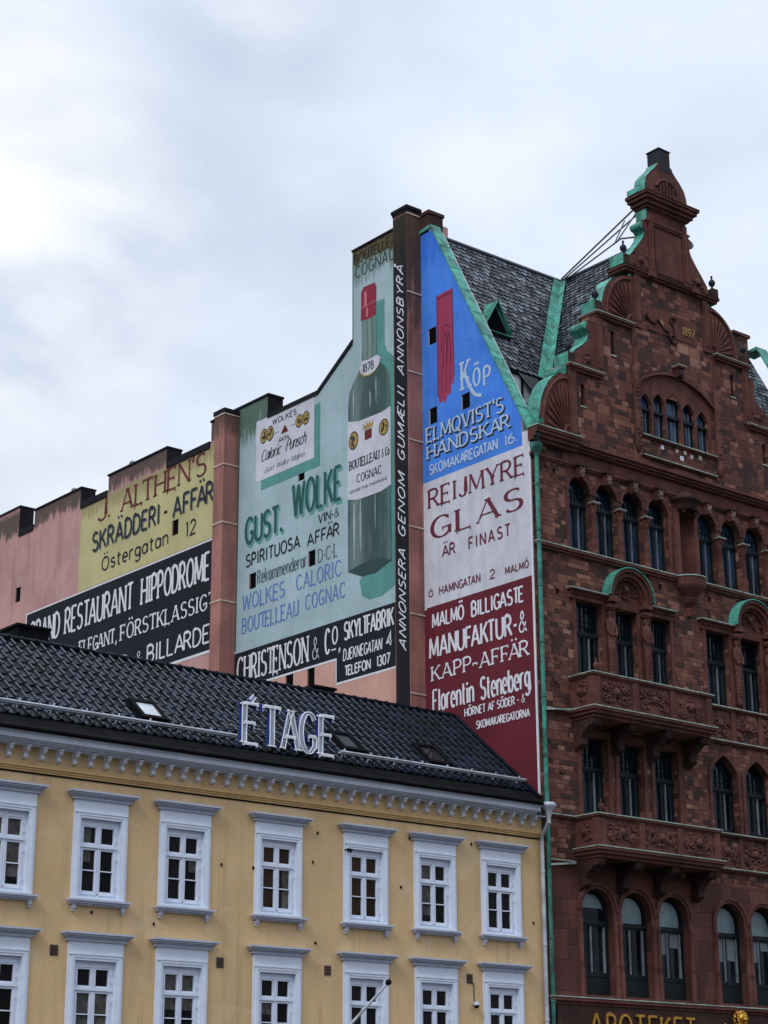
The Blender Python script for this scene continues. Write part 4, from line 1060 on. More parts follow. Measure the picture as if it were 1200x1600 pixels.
for (a, b, c, d) in ((-8.52, -8.38, 22.9, 22.9), (-8.50, -8.30, 20.1, 22.0), (-8.15, -8.0, 20.3, 22.05), (-8.5, -8.40, 25.1, 26.0), (-7.58, -7.52, 27.2, 28.1), (-7.8, -7.76, 27.1, 28.3), (-7.62, -7.50, 25.2, 25.7), (-7.35, -7.28, 20.9, 22.1), (-7.3, -7.2, 25.3, 26.1)):
    if c == d: continue
    m = MB(); q_ = (a + b) / 2; h_ = (b - a) * .32
    m.slab([(q_ - h_ * .3, c), (q_ + h_ * .3, c - .1), (q_ + h_, (c + d) / 2), (q_ + h_ * .5, d), (q_ - h_ * .4, d + .08), (q_ - h_, (c + d) / 2 + .2)], [], WAL, .0205)
    m.build('glass_highlight', 'p_glint', bot)
pat('bottle_base', 'p_bottledark', [(-8.74, 19.74), (-8.0, 19.42), (-7.3, 19.40), (-6.52, 19.63), (-6.9, 19.80), (-7.5, 19.86), (-8.2, 19.84)], .0165)
lb = pat('bottle_label', 'labelwhite', [(-8.76, 22.24), (-8.2, 22.10), (-7.0, 22.08), (-6.5, 22.18), (-6.5, 24.9), (-7.0, 24.82), (-8.2, 24.86), (-8.76, 25.0)], .0185)
nl = pat('neck_label', 'labelwhite', [(-8.14, 26.75), (-8.05, 26.55), (-7.85, 26.40), (-7.6, 26.36), (-7.3, 26.42), (-7.1, 26.58), (-7.0, 26.8), (-7.2, 26.95), (-7.6, 26.9), (-8.0, 26.97)], .0185)
m = MB()
P = [(-8.14, 26.73), (-8.05, 26.52), (-7.85, 26.38), (-7.6, 26.34), (-7.3, 26.40), (-7.1, 26.55), (-7.0, 26.78)]
for a, b in zip(P, P[1:]): m.face([WAL(a[0], a[1] - .03, .022), WAL(b[0], b[1] - .03, .022), WAL(b[0], b[1] + .02, .022), WAL(a[0], a[1] + .02, .022)])
m.build('label_edge', 'p_gold', bot)
wtext('lettering', 'p_black', tealp, '1878', 7.95, 7.36, 26.51, 26.82, T=.13, t=.09, off=.025)
wtext('lettering', 'p_black', tealp, 'BOUTELLEAU', 8.68, 7.08, 23.23, 23.55, T=.13, t=.08, serif=.1, off=.025)
wtext('lettering', 'p_black', tealp, '& Co', 6.98, 6.56, 23.23, 23.53, T=.12, t=.08, off=.025)
wtext('lettering', 'p_black', tealp, 'COGNAC', 8.27, 6.96, 22.69, 22.99, T=.13, t=.08, serif=.1, off=.025)
wtext('lettering', 'p_grey', tealp, 'GRANDE FINE CHAMPAGNE'.replace('GRANDE FINE CHAMPAGNE', 'GRANDE FINE CHAMPAGNE'), 8.65, 6.7, 22.40, 22.51, T=.14, off=.025)
medal(tealp, 8.44, 24.24, .26, .33, .0225); medal(tealp, 6.85, 24.26, .25, .29, .0225)
m = MB()
m.slab([(-7.84, 24.08), (-7.48, 24.08), (-7.47, 24.42), (-7.85, 24.42)], [], WAL, .0225); m.build('crest_shield', 'p_darkred', bot)
m = MB()
m.slab([(-7.90, 24.46), (-7.42, 24.46), (-7.38, 24.70), (-7.52, 24.56), (-7.58, 24.74), (-7.66, 24.58), (-7.74, 24.74), (-7.80, 24.56), (-7.94, 24.70)], [], WAL, .0225); m.build('crest_crown', 'p_gold', bot)
# sign maker
cs = dict(T=.10, t=.06, serif=.09, gap=.22)
wtext('lettering', 'p_white', chrp, 'CHRISTENSON', 14.94, 10.82, 17.10, 18.04, off=.015, **cs)
wtext('lettering', 'p_white', chrp, '&', 10.66, 10.24, 17.12, 17.90, off=.015, T=.10, t=.06)
wtext('lettering', 'p_white', chrp, 'C', 9.97, 9.66, 17.16, 18.06, off=.015, T=.10, t=.07)
wtext('lettering', 'p_white', chrp, 'O.', 9.58, 9.16, 17.42, 18.05, off=.015, T=.11, t=.09, skip=('.',))
m = MB(); m.slab(rect(-9.60, -9.36, 17.24, 17.29), [], WAL, .015); m.slab([(-9.22, 17.2), (-9.16, 17.3), (-9.12, 17.2), (-9.2, 17.08)], [], WAL, .0155); m.build('lettering', 'p_white', chrp)
wtext('lettering', 'p_white', chrp, 'SKYLTFABRIK', 8.95, 6.38, 17.44, 18.08, off=.015, T=.125, t=.10, gap=.2)
wtext('lettering', 'p_white', chrp, 'DJEKNEGATAN', 9.0, 7.0, 16.77, 17.18, off=.015, T=.115, gap=.24, slant=.08)
wtext('lettering', 'p_white', chrp, '4', 6.79, 6.48, 16.80, 17.31, off=.015, T=.15)
wtext('lettering', 'p_white', chrp, 'TELEFON', 8.91, 7.56, 16.25, 16.61, off=.015, T=.16, gap=.18)
wtext('lettering', 'p_white', chrp, '1307', 7.27, 6.59, 16.25, 16.62, off=.015, T=.15, gap=.2)
# text climbing the column: reads bottom to top, letter tops toward the rear
COLM = lambda h, v, off: (-.6 - off, v, h)
for tx_, z0, z1 in (('ANNONSERA', 16.25, 19.5), ('GENOM', 19.88, 22.0), ('GUMÆLII', 22.42, 24.92), ('ANNONSBYRÅ', 25.36, 29.25)):
    t = Text(tx_, z0, z1, 5.10, 5.46, T=.10, t=.12, gap=.30, slant=.8)
    m = MB(); t.put(m, COLM, .009); m.build('lettering', 'p_white', colp)
# ================================================================== SANDSTONE CORNER BUILDING
bb = thing('brick_building', (8, 0, 0), 'dark red sandstone corner building with scrolled gable, carved balconies and painted end wall', 'building')
AX = 6.6
# ---- end wall (party wall side) with adverts
BH = [(4.2, 4.6, 26.40, 26.97), (2.65, 3.05, 23.70, 24.22), (4.21, 4.6, 23.66, 24.21)]
bh = [rect(-b, -a, c, d) for a, b, c, d in BH]
vz = lambda y: 22.25 + (y - .02) * (30.6 - 22.25) / (4.34 - .02)      # height of the verge
m = MB(); m.slab([(-.36, .13), (-.36, vz(.36) - .2), (-4.30, 30.40), (-4.36, 30.5), (-4.92, 30.58), (-4.92, .13)], bh, WAL, 0, .5)
m.build('end_wall', 'whitewall', bb)
for a, b, c, d in BH:
    mm = MB(); mm.box(.05, .07, a - .02, b + .02, c - .02, d + .02); mm.build('opening_back', 'room', bb)
m = MB(); m.box(.5, 16.4, 4.7, 4.95, .13, 22); m.build('rear_wall', 'stone_dark', bb)
def bpanel(mat, poly, label, hl=()):
    m = MB(); m.slab([(-y, z) for y, z in poly], list(hl), WAL, .004)
    p = m.build('painted_advertisement', mat, bb); p['label'] = label; return p
bluep = bpanel('blue', [(4.92, 21.77), (.37, 21.77), (.37, vz(.37) - .24), (4.28, 30.3), (4.36, 30.45), (4.92, 30.45)], 'bright blue painted glove advertisement', bh)
whtp = bpanel('whitewall', [(4.92, 17.66), (.11, 17.66), (.11, 21.77), (4.92, 21.77)], 'white painted glassware advertisement')
burp = bpanel('burgundy', [(4.92, 9.5), (.11, 9.5), (.11, 17.66), (4.92, 17.66)], 'burgundy painted drapery advertisement')
strips(burp, 'p_white', [(.04, .11, 9.5, 21.7), (4.82, 4.92, 17.61, 17.66)])
m = MB(); m.slab(rect(-.36, -.02, .13, 22.2), [], WAL, 0); m.build('corner_render', 'whitewall', bb)
def btext(par, mat, *a, **k): return wtext('lettering', mat, par, *a, **k)
# glove
gl = [(-4.15, 28.0), (-3.39, 28.02), (-3.37, 25.0), (-3.40, 24.72), (-3.46, 24.70), (-3.50, 24.95), (-3.52, 24.52), (-3.58, 24.40), (-3.66, 24.42), (-3.69, 24.52), (-3.72, 24.36), (-3.80, 24.22), (-3.88, 24.24), (-3.92, 24.42), (-3.95, 24.28), (-4.02, 24.24), (-4.09, 24.30), (-4.13, 24.5)]
m = MB(); m.slab(gl, [], WAL, .009); glove = m.build('painted_glove', 'p_glove', bluep)
m = MB()
def wline(pts, wv, off=.013):
    for a, b in zip(pts, pts[1:]):
        dx, dy = b[0] - a[0], b[1] - a[1]; L = math.hypot(dx, dy); nx, ny = -dy / L * wv / 2, dx / L * wv / 2
        m.face([WAL(a[0] - nx, a[1] - ny, off), WAL(b[0] - nx, b[1] - ny, off), WAL(b[0] + nx, b[1] + ny, off), WAL(a[0] + nx, a[1] + ny, off)])
wline([(-4.15, 27.88), (-3.39, 27.90)], .05); wline([(-4.15, 28.0), (-4.15, 24.5)], .03, .0134); wline([(-3.39, 28.0), (-3.37, 25.0)], .03, .0138)
for x0, z0, z1 in ((-3.95, 24.6, 25.6), (-3.75, 24.6, 25.75), (-3.56, 24.8, 25.7)): wline([(x0, z0), (x0 + .02, z1)], .022, .0142)
wline(cat([(-3.86, 25.4), (-3.84, 26.2), (-3.76, 26.62), (-3.70, 26.1), (-3.70, 25.6)], 4), .03, .0146)
wline(cat([(-3.70, 25.5), (-3.66, 26.2), (-3.58, 26.55), (-3.52, 26.0), (-3.50, 25.5)], 4), .03, .015); wline(cat([(-3.95, 26.0), (-3.9, 26.7), (-3.75, 26.85), (-3.5, 26.7)], 4), .025, .0154)
m.build('glove_outline', 'p_maroon', bluep)
btext(bluep, 'p_blueletter', 'K', 3.06, 2.58, 24.32, 25.36, T=.12, t=.08, serif=.10)
m = MB(); wline(cat([(-2.75, 24.75), (-2.62, 24.35), (-2.40, 24.05), (-2.10, 23.92)], 5), .12, .016); m.build('lettering', 'p_blueletter', bluep)
btext(bluep, 'p_blueletter', 'Ö', 2.50, 2.12, 24.28, 24.92, T=.15, t=.10)
btext(bluep, 'p_blueletter', 'P', 2.02, 1.64, 24.16, 24.84, T=.15, t=.10)
sh = ('p_black', .05, -.05, .02)
btext(bluep, 'p_blueletter', "ELMQVIST'S", 4.76, 1.12, 23.08, 23.60, T=.15, t=.09, serif=.12, gap=.20, shadow=sh)
btext(bluep, 'p_blueletter', 'HANDSKAR', 4.73, .88, 22.50, 22.98, T=.17, t=.10, serif=.15, gap=.24, shadow=sh)
btext(bluep, 'p_blueletter', 'SKOMAKAREGATAN', 4.62, 1.42, 21.95, 22.32, T=.15, gap=.22)
btext(bluep, 'p_blueletter', '16.', 1.13, .55, 21.95, 22.30, T=.15, gap=.2)
btext(whtp, 'p_maroon', 'REIJMYRE', 4.69, .27, 20.86, 21.50, T=.155, t=.065, serif=.12, gap=.24)
btext(whtp, 'p_maroon', 'GLAS', 4.60, .38, 19.80, 20.52, T=.24, t=.055, serif=.15, gap=.26)
btext(whtp, 'p_maroon', 'ÄR', 4.07, 3.43, 19.12, 19.51, T=.13, gap=.3)
btext(whtp, 'p_maroon', 'FINAST', 2.84, .96, 19.08, 19.49, T=.13, gap=.42)
btext(whtp, 'p_maroon', 'Ö', 4.73, 4.50, 17.98, 18.20, T=.15); btext(whtp, 'p_maroon', 'HAMNGATAN', 4.22, 2.33, 17.95, 18.24, T=.13, gap=.26)
btext(whtp, 'p_maroon', '2', 1.93, 1.68, 17.93, 18.24, T=.13); btext(whtp, 'p_maroon', 'MALMÖ', 1.24, .22, 17.92, 18.17, T=.14, gap=.26)
btext(burp, 'p_white', 'MALMÖ', 4.58, 3.08, 16.95, 17.44, T=.15, t=.12, gap=.21); btext(burp, 'p_white', 'BILLIGASTE', 2.78, .46, 16.93, 17.44, T=.15, t=.12, gap=.21)
btext(burp, 'p_white', 'MANUFAKTUR-&', 4.73, .34, 16.0, 16.70, T=.135, t=.11, gap=.21)
btext(burp, 'p_white', 'KAPP-AFFÄR', 4.63, .31, 15.29, 15.78, T=.145, t=.085, serif=.13, gap=.22)
btext(burp, 'p_white', 'Florentin', 4.60, 2.70, 14.32, 15.04, T=.115, t=.09, gap=.21); btext(burp, 'p_white', 'Steneberg', 2.45, .29, 14.32, 15.04, T=.115, t=.09, gap=.21)
btext(burp, 'p_white', 'HÖRNET AF SÖDER - &', 3.16, .52, 13.94, 14.21, T=.17, t=.13, gap=.2)
btext(burp, 'p_white', 'SKOMAKAREGATORNA', 2.65, .34, 13.49, 13.75, T=.17, t=.13, gap=.2)
# ---- copper verge of the end wall (and its twin at the far end)
def verge(x0, x1):
    m = MB()
    a, b, c = (-.02, 22.12), (4.36, 30.66), (4.98, 30.60)
    def seg(p, q, xa, xb, th):
        m.face([(xa, p[0], p[1]), (xb, p[0], p[1]), (xb, q[0], q[1]), (xa, q[0], q[1])])
        m.face([(xa, p[0], p[1]), (xa, q[0], q[1]), (xa, q[0] , q[1] - th), (xa, p[0], p[1] - th)])
        m.face([(xb, q[0], q[1]), (xb, p[0], p[1]), (xb, p[0], p[1] - th), (xb, q[0], q[1] - th)])
        m.face([(xa, p[0], p[1] - th), (xa, q[0], q[1] - th), (xb, q[0], q[1] - th), (xb, p[0], p[1] - th)])
    seg(a, b, x0, x1, .13); seg(b, c, x0, x1, .13)
    n = 9
    for i in range(1, n):
        t = i / n; y = a[0] + (b[0] - a[0]) * t; z = a[1] + (b[1] - a[1]) * t
        m.obox((x0 - .004, y, z - .14), (x1 - x0 + .008, 0, 0), (0, .03, .058), (0, -.012, .155))
    return m.build('verge_flashing', 'copper', bb)
verge(-.06, .36); verge(16.3, 16.9)
# ---- street front below the gable
ARC4 = [1.49, 2.645, 3.80, 4.955, 7.23, 8.385, 9.54, 10.695, 11.85]
F3 = [(1.61, 2.72), (3.28, 4.24), (4.83, 5.72), (7.33, 8.44), (9.06, 10.02), (10.61, 11.5)]
F2L = [(1.61, 2.72), (3.15, 4.22), (4.68, 5.74)]
F2R = [7.24, 8.80, 10.36]
F1 = [1.42, 3.0, 4.58, 7.09, 8.65, 10.2]
wins = []
for x in ARC4: wins.append((x, x + .93, 18.70, 20.62, 'arch'))
for a, b in F3: wins.append((a, b, 14.80, 17.2, 'rect'))
for a, b in F2L: wins.append((a, b, 10.75, 13.1, 'rect'))
for x in F2R: wins.append((x, x + 1.22, 10.90, 12.75, 'ogee'))
for x in F1: wins.append((x, x + 1.26, 5.78, 8.10, 'archbig'))
def wloop(w_):
    a, b, z0, z1, k = w_
    if k == 'arch' or k == 'archbig': return archhole(a, b, z0, z1)
    if k == 'ogee': return ogee(a, b, z0, z1, 13.25)
    return rect(a, b, z0, z1)
holes = [wloop(q) for q in wins]
niche = archhole(6.30, 6.98, 18.85, 20.65)
SQ = [(.88, .99, 20.98, 21.14), (5.32, 5.48, 18.15, 18.33), (7.6, 7.76, 18.14, 18.32), (.86, 1.0, 17.22, 17.4)]
m = MB()
m.slab([(.02, 9.3), (16.8, 9.3), (16.8, 22.0), (.02, 22.0)], [h for h in holes if min(p[1] for p in h) > 9.3] + [niche] + [rect(*q) for q in SQ], FAC, 0, .36)
m.box(16.5, 16.8, .36, 4.7, .13, 22)
m.box(.02, .3, .361, .362, .2, 22)
m.build('facade', 'ashlar', bb)
m = MB()
m.slab([(.02, .13), (16.8, .13), (16.8, 9.3), (.02, 9.3)], [h for h in holes if min(p[1] for p in h) < 9.3], FAC, 0.001, .36)
m.build('lower_facade', 'ashlar_low', bb)
m = MB(); m.box(.4, 16.4, .62, .65, .2, 22); m.build('interior', 'room', bb)
m = MB(); m.lathe(6.64, .0, [(.34, 18.7), (.34, 20.65), (.30, 20.85), (.2, 20.97), (.02, 21.0)], 10, 0, 180); m.build('niche', 'stone', bb)
# ---- windows
def bar(m, a, b, c, d, y0, y1): m.box(a, b, y0, y1, c, d)
rw = random.Random(5)
def brick_window(a, b, z0, z1, kind):
    lp = wloop((a, b, z0, z1, kind)); c = (a + b) / 2; w_ = b - a
    zt = max(p[1] for p in lp); H = zt - z0
    tz = z0 + {'arch': 1.58, 'rect': 1.42, 'ogee': 1.32, 'archbig': 2.02}[kind] if kind != 'rect' else z0 + 1.45
    inset = []
    cx, cz = c, (z0 + zt) / 2
    inner = [(cx + (p[0] - cx) * (1 - .16 / w_), cz + (p[1] - cz) * (1 - .16 / H)) for p in lp]
    m = MB(); m.slab(lp, [inner], FAC, -.20, .08)
    bar(m, a + .02, b - .02, tz - .06, tz + .05, .16, .28)
    win = m.build('window', 'wood', bb)
    m = MB(); m.slab(inner, [], FAC, -.265)
    gmat = {'arch': rw.choice(['bglass', 'bglass_blue', 'bglass_blue']), 'rect': 'bglass', 'ogee': 'bglass', 'archbig': 'bglass'}[kind]
    m.build('glass', gmat, win)
    # casements below the transom, leaded top light above
    m = MB(); y0, y1 = .215, .262
    zb = z0 + (.10 if kind != 'archbig' else .62); t2 = tz - .07
    u0, u1 = a + .10, b - .10
    for x in (u0, c - .035, c + .012, u1 - .024): m.box(x, x + .024, y0, y1, zb, t2)
    if kind == 'archbig':
        mm = MB(); mm.box(c - .085, c - .035, .205, y1, zb + .03, t2 - .03); mm.build('casement_stile', 'curtain', win)
        mm = MB(); mm.box(u1 - .085, u1 - .03, .205, y1, zb + .03, t2 - .03); mm.build('casement_stile', 'curtain', win)
    m.box(u0, u1, y0, y1, zb, zb + .03); m.box(u0, u1, y0, y1, t2 - .03, t2)
    m.build('casement', 'sash', win)
    m = MB(); m.box(c - .03, c + .03, .20, y1, zb, tz - .06)
    if kind != 'archbig':
        k = 5
        for i in range(1, k): 
            x = u0 + (u1 - u0) * i / k; zz = tz + (zt - tz) * (.62 if kind != 'rect' else .93)
            m.box(x - .008, x + .008, .225, y1, tz + .05, zz)
        for i in (1, 2): m.box(u0, u1, .226, y1, tz + .05 + i * .17, tz + .064 + i * .17)
        if kind in ('arch', 'rect'):
            for i in range(1, 5):
                x = u0 + (u1 - u0) * i / 5; m.box(x - .006, x + .006, .235, y1, t2 - .30, t2)
    else:
        m.box(u0, u1, .20, y1, z0 + .52, z0 + .64)
    m.build('glazing_bar', 'wood', win)
    m = MB(); m.box(u0 + (u1 - u0) * .70, u0 + (u1 - u0) * .745, .210, .262, zb, t2 - .02)
    if kind != 'archbig': m.build('casement_edge', 'curtain', win)
    if kind == 'archbig':
        m = MB(); q = [(cx + (p[0] - cx) * (1 - .2 / w_), max(p[1] - .10, tz + .08)) for p in lp if p[1] > z0 + .1]
        q = [(u0 + .02, tz + .08 if a != F1[0] else tz + .42), (u1 - .02, tz + .08 if a != F1[0] else tz + .42)] + arc(c, z1, (u1 - u0) / 2 - .02, (u1 - u0) / 2 - .02, 0, 180, 12)
        m.slab(q, [], FAC, -.258); m.build('blind', 'blind', win)
        if a > 3.5:
            m = MB(); 
            hgt = rw.uniform(.35, .75)
            m.box(u0 + .03, c - .05, .257, .261, t2 - hgt, t2 - .03); m.box(c + .05, u1 - .03, .257, .261, t2 - hgt * rw.uniform(.4, 1.1), t2 - .03)
            m.build('curtain', 'curtain', win)
        m = MB(); m.box(a + .02, b - .02, .19, .24, z0, z0 + .5); m.build('panel', 'wood', win)
    if kind == 'rect' or kind == 'ogee':
        m = MB(); m.box(u0 + .03, u0 + .17, .258, .262, zb + .05, t2 - .2); m.build('curtain', 'bglass_blue', win)
    return win
for q in wins: brick_window(*q)
# ---- ledges, sills, mouldings
def ledge(x0, x1, zt, p, h=.14, steps=2, cap=True, y0=0.0, name='ledge', ret=True):
    m = MB()
    for i in range(steps):
        k = 1 - i / (steps + .6)
        m.box(x0 + (p - p * k if ret else 0), x1 - (p - p * k if ret else 0), y0 - p * k, y0 + .02, zt - h * (i + 1) / steps, zt - h * i / steps)
    L = m.build(name, 'stone', bb)
    if cap:
        m = MB(); m.box(x0 - .015, x1 + .015, y0 - p - .02, y0 + .02, zt, zt + .028); m.build('metal_flashing', 'capmetal', L)
    return L
ledge(.04, 6.1, 18.68, .16, .16); ledge(7.18, 16.8, 18.68, .16, .16)
ledge(.04, 16.8, 5.66, .2, .18)
# cornice under the gable
def mould(name, x0, x1, L, mat='stone'):
    m = MB()
    for z0, z1, p in L: m.box(x0, x1, -p, .02, z0, z1)
    return m.build(name, mat, bb)
mould('cornice', -.06, 16.85, [(22.02, 22.12, .30), (21.93, 22.02, .22), (21.86, 21.93, .14), (21.40, 21.47, .09), (21.34, 21.40, .05)])
mould('cornice_break', -.10, 1.75, [(22.121, 22.20, .42), (22.02, 22.121, .38), (21.90, 22.02, .30), (21.80, 21.90, .20)])
m = MB(); m.box(-.13, 1.78, -.45, .02, 22.2, 22.23); m.build('metal_flashing', 'capmetal', bb)
# frieze stone and corner strips
m = MB(); m.box(1.3, 16.8, -.03, .01, 21.47, 21.85); m.build('frieze', 'stone', bb)
def strips_f(name, L, mat='stone', p=.03):
    for a, b, c, d in L:
        m = MB(); m.box(a, b, -p, .01, c, d); m.build(name, mat, bb)
# fourth floor: archivolts, colonnettes, masks
def ring(cx, cz, r0, r1, p, z_base=None, a0=0, a1=180, n=16, mat='stone', name='archivolt', y0=0.0, par=None):
    m = MB(); out = arc(cx, cz, r1, r1, a0, a1, n); inn = arc(cx, cz, r0, r0, a0, a1, n)
    for i in range(n):
        q = [inn[i], out[i], out[i + 1], inn[i + 1]]
        m.face([FAC(h, v, p - y0) for h, v in q])
        m.face([FAC(*out[i], p - y0), FAC(*out[i], -.01 - y0), FAC(*out[i + 1], -.01 - y0), FAC(*out[i + 1], p - y0)])
        m.face([FAC(*inn[i], p - y0), FAC(*inn[i + 1], p - y0), FAC(*inn[i + 1], -.12 - y0), FAC(*inn[i], -.12 - y0)])
    for q in (0, n): m.face([FAC(*inn[q], p - y0), FAC(*inn[q], -.01 - y0), FAC(*out[q], -.01 - y0), FAC(*out[q], p - y0)])
    return m.build(name, mat, par or bb)
for x in ARC4:
    c = x + .465
    ring(c, 20.62, .465, .565, .05)
    m = MB()
    prof_k = [(-.105, 21.03), (.105, 21.03), (.15, 21.38), (-.15, 21.38)]
    m.slab(prof_k, [], FAC, .17, .18); kb = m.build('keystone', 'stone', bb)
    m = MB(); m.ball((c, -.19, 21.2), .10, 8, 6, (1, .8, 1.3)); m.ball((c - .07, -.2, 21.32), .05, 6, 5); m.ball((c + .07, -.2, 21.32), .05, 6, 5); m.ball((c, -.26, 21.18), .035, 6, 4); m.ball((c, -.21, 21.08), .06, 6, 5)
    m.v = [(a + (c if False else 0), b, d) for a, b, d in m.v]; m.build('mask', 'mask', kb)
    kb.data.transform(Matrix.Translation((0, 0, 0))) if False else None
    for v in kb.data.vertices: v.co.x += c
    m = MB(); m.box(c - .21, c + .21, -.24, 0, 21.38, 21.44); m.build('keystone_cap', 'stone_dark', bb)
def colonnette(c):
    m = MB()
    m.lathe(c, -.02, [(.125, 18.70), (.135, 18.80), (.10, 18.86), (.13, 18.98), (.135, 19.1), (.10, 19.2), (.085, 19.24), (.11, 19.30), (.095, 19.36), (.085, 19.6), (.08, 20.02), (.10, 20.05), (.08, 20.09), (.12, 20.20), (.14, 20.26), (.14, 20.30)], 10)
    m.box(c - .16, c + .16, -.17, .1, 20.30, 20.345)
    L = m.build('colonnette', 'stone', bb)
    m = MB(); m.box(c - .17, c + .17, -.185, .02, 20.346, 20.372); m.build('metal_flashing', 'capmetal', L)
for i in (0, 1, 2, 4, 5, 6, 7): colonnette((ARC4[i] + .93 + ARC4[i + 1]) / 2)
m = MB()
for a, b in ((.02, 1.49), ): m.box(1.37, 1.49, -.035, .01, 18.72, 20.62)
m.box(5.885, 6.0, -.035, .01, 18.72, 20.62); m.box(7.11, 7.23, -.035, .01, 18.72, 20.62); m.build('window_jamb', 'stone', bb)
m = MB()
m.box(6.12, 6.29, -.14, .02, 18.72, 20.9); m.box(6.99, 7.16, -.14, .02, 18.72, 20.9); m.build('niche_jamb', 'stone', bb)
ring(6.64, 20.65, .35, .52, .13, name='niche_arch')
m = MB(); m.lathe(6.64, 0, [(.02, 17.45), (.1, 17.5), (.13, 17.72), (.10, 17.76), (.24, 17.9), (.30, 18.02), (.26, 18.06), (.30, 18.12), (.52, 18.34), (.56, 18.42), (.58, 18.55), (.60, 18.68)], 8, 180, 360, smooth=False, sx=1.0); cn = m.build('niche_corbel', 'stone', bb)
m = MB(); m.lathe(6.64, 0, [(.63, 18.68), (.63, 18.71)], 8, 180, 360, smooth=False); m.build('metal_flashing', 'capmetal', cn)
m = MB(); m.lathe(6.64, 0, [(.40, 20.95), (.48, 21.12), (.56, 21.2), (.60, 21.24), (.60, 21.30), (.45, 21.34), (.2, 21.6)], 8, 180, 360, smooth=False)
for dx, dz in ((-.4, 20.9), (-.25, 20.82), (0, 20.95), (.3, 20.8), (.42, 20.9)): m.ball((6.64 + dx, -.22, dz + .05), .09, 6, 5)
m.build('niche_canopy', 'stone_dark', bb)
# third floor bays
def carving(name, mapf, x0, x1, z0, z1, seed, mat='carved', amp=.05, par=None, sym=True):
    r = random.Random(seed); m = MB(); w_ = x1 - x0; h_ = z1 - z0; c = (x0 + x1) / 2
    n = max(2, int(w_ * h_ * 6))
    for k in range(n):
        R = r.uniform(.09, .20) * min(1.2, h_); px = r.uniform(.06, .47) * w_; pz = z0 + r.uniform(.18, .82) * h_
        a0 = r.uniform(0, 6.28); dr = r.choice((-1, 1)); tr = r.uniform(2.2, 4.5)
        pts = []
        for i in range(14):
            t = i / 13; rr2 = R * (1 - .8 * t); a = a0 + dr * t * tr * 2
            pts.append((px + rr2 * math.cos(a), pz + rr2 * math.sin(a)))
        for s in ((-1, 1) if sym else (1,)):
            P = [mapf(c + s * (w_ / 2 - p[0]), min(max(p[1], z0 + .03), z1 - .03), .012 + .03 * (i / 13)) for i, p in enumerate(pts)]
            m.tube(P, [amp * .55 * (1 - .4 * i / 13) for i in range(14)], 5)
    for k in range(n * 2):
        px = r.uniform(.04, .48) * w_; pz = z0 + r.uniform(.08, .92) * h_; q = r.uniform(.03, .065)
        for s in ((-1, 1) if sym else (1,)): m.ball(mapf(c + s * (w_ / 2 - px), pz, .01), q, 6, 4)
    m.ball(mapf(c, z0 + h_ * .55, .02), min(.13, h_ * .2), 8, 6)
    return m.build(name, mat, par or bb)
def herm(c, z0, z1, y=-.12):
    H = z1 - z0
    m = MB(); P = [(.075, 0), (.085, .02), (.08, .05), (.09, .25), (.105, .40), (.12, .43), (.10, .46)]
    m.lathe(c, y, [(r_, z0 + t * H) for r_, t in P], 8, sx=1.15, sy=.9)
    P = [(.10, .46), (.125, .52), (.105, .60), (.135, .70), (.15, .76), (.12, .81), (.05, .825), (.05, .845), (.075, .87), (.085, .91), (.07, .95), (.03, .975)]
    m.lathe(c, y, [(r_, z0 + t * H) for r_, t in P], 10, sx=1.15, sy=.85)
    for s in (-1, 1):
        m.tube([(c + s * .15, y - .02, z0 + .77 * H), (c + s * .19, y - .06, z0 + .66 * H), (c + s * .12, y - .12, z0 + .57 * H), (c + s * .03, y - .13, z0 + .6 * H)], [.05, .045, .035, .03], 6)
    m.ball((c, y - .075, z0 + .905 * H), .025, 6, 4)
    for k in range(5): m.ball((c + (k - 2) * .025, y - .10, z0 + (.12 + .05 * k) * H), .04, 6, 4)
    m.build('herm_figure', 'carved', bb)
    m = MB(); m.box(c - .17, c + .17, y - .14, .0, z1 - .08, z1 + .02); m.box(c - .14, c + .14, y - .11, 0, z1 - .13, z1 - .08); m.build('capital', 'stone', bb)
    m = MB(); m.box(c - .14, c + .14, -.04, 0.01, z0, z1 - .13); m.build('pilaster', 'stone', bb)
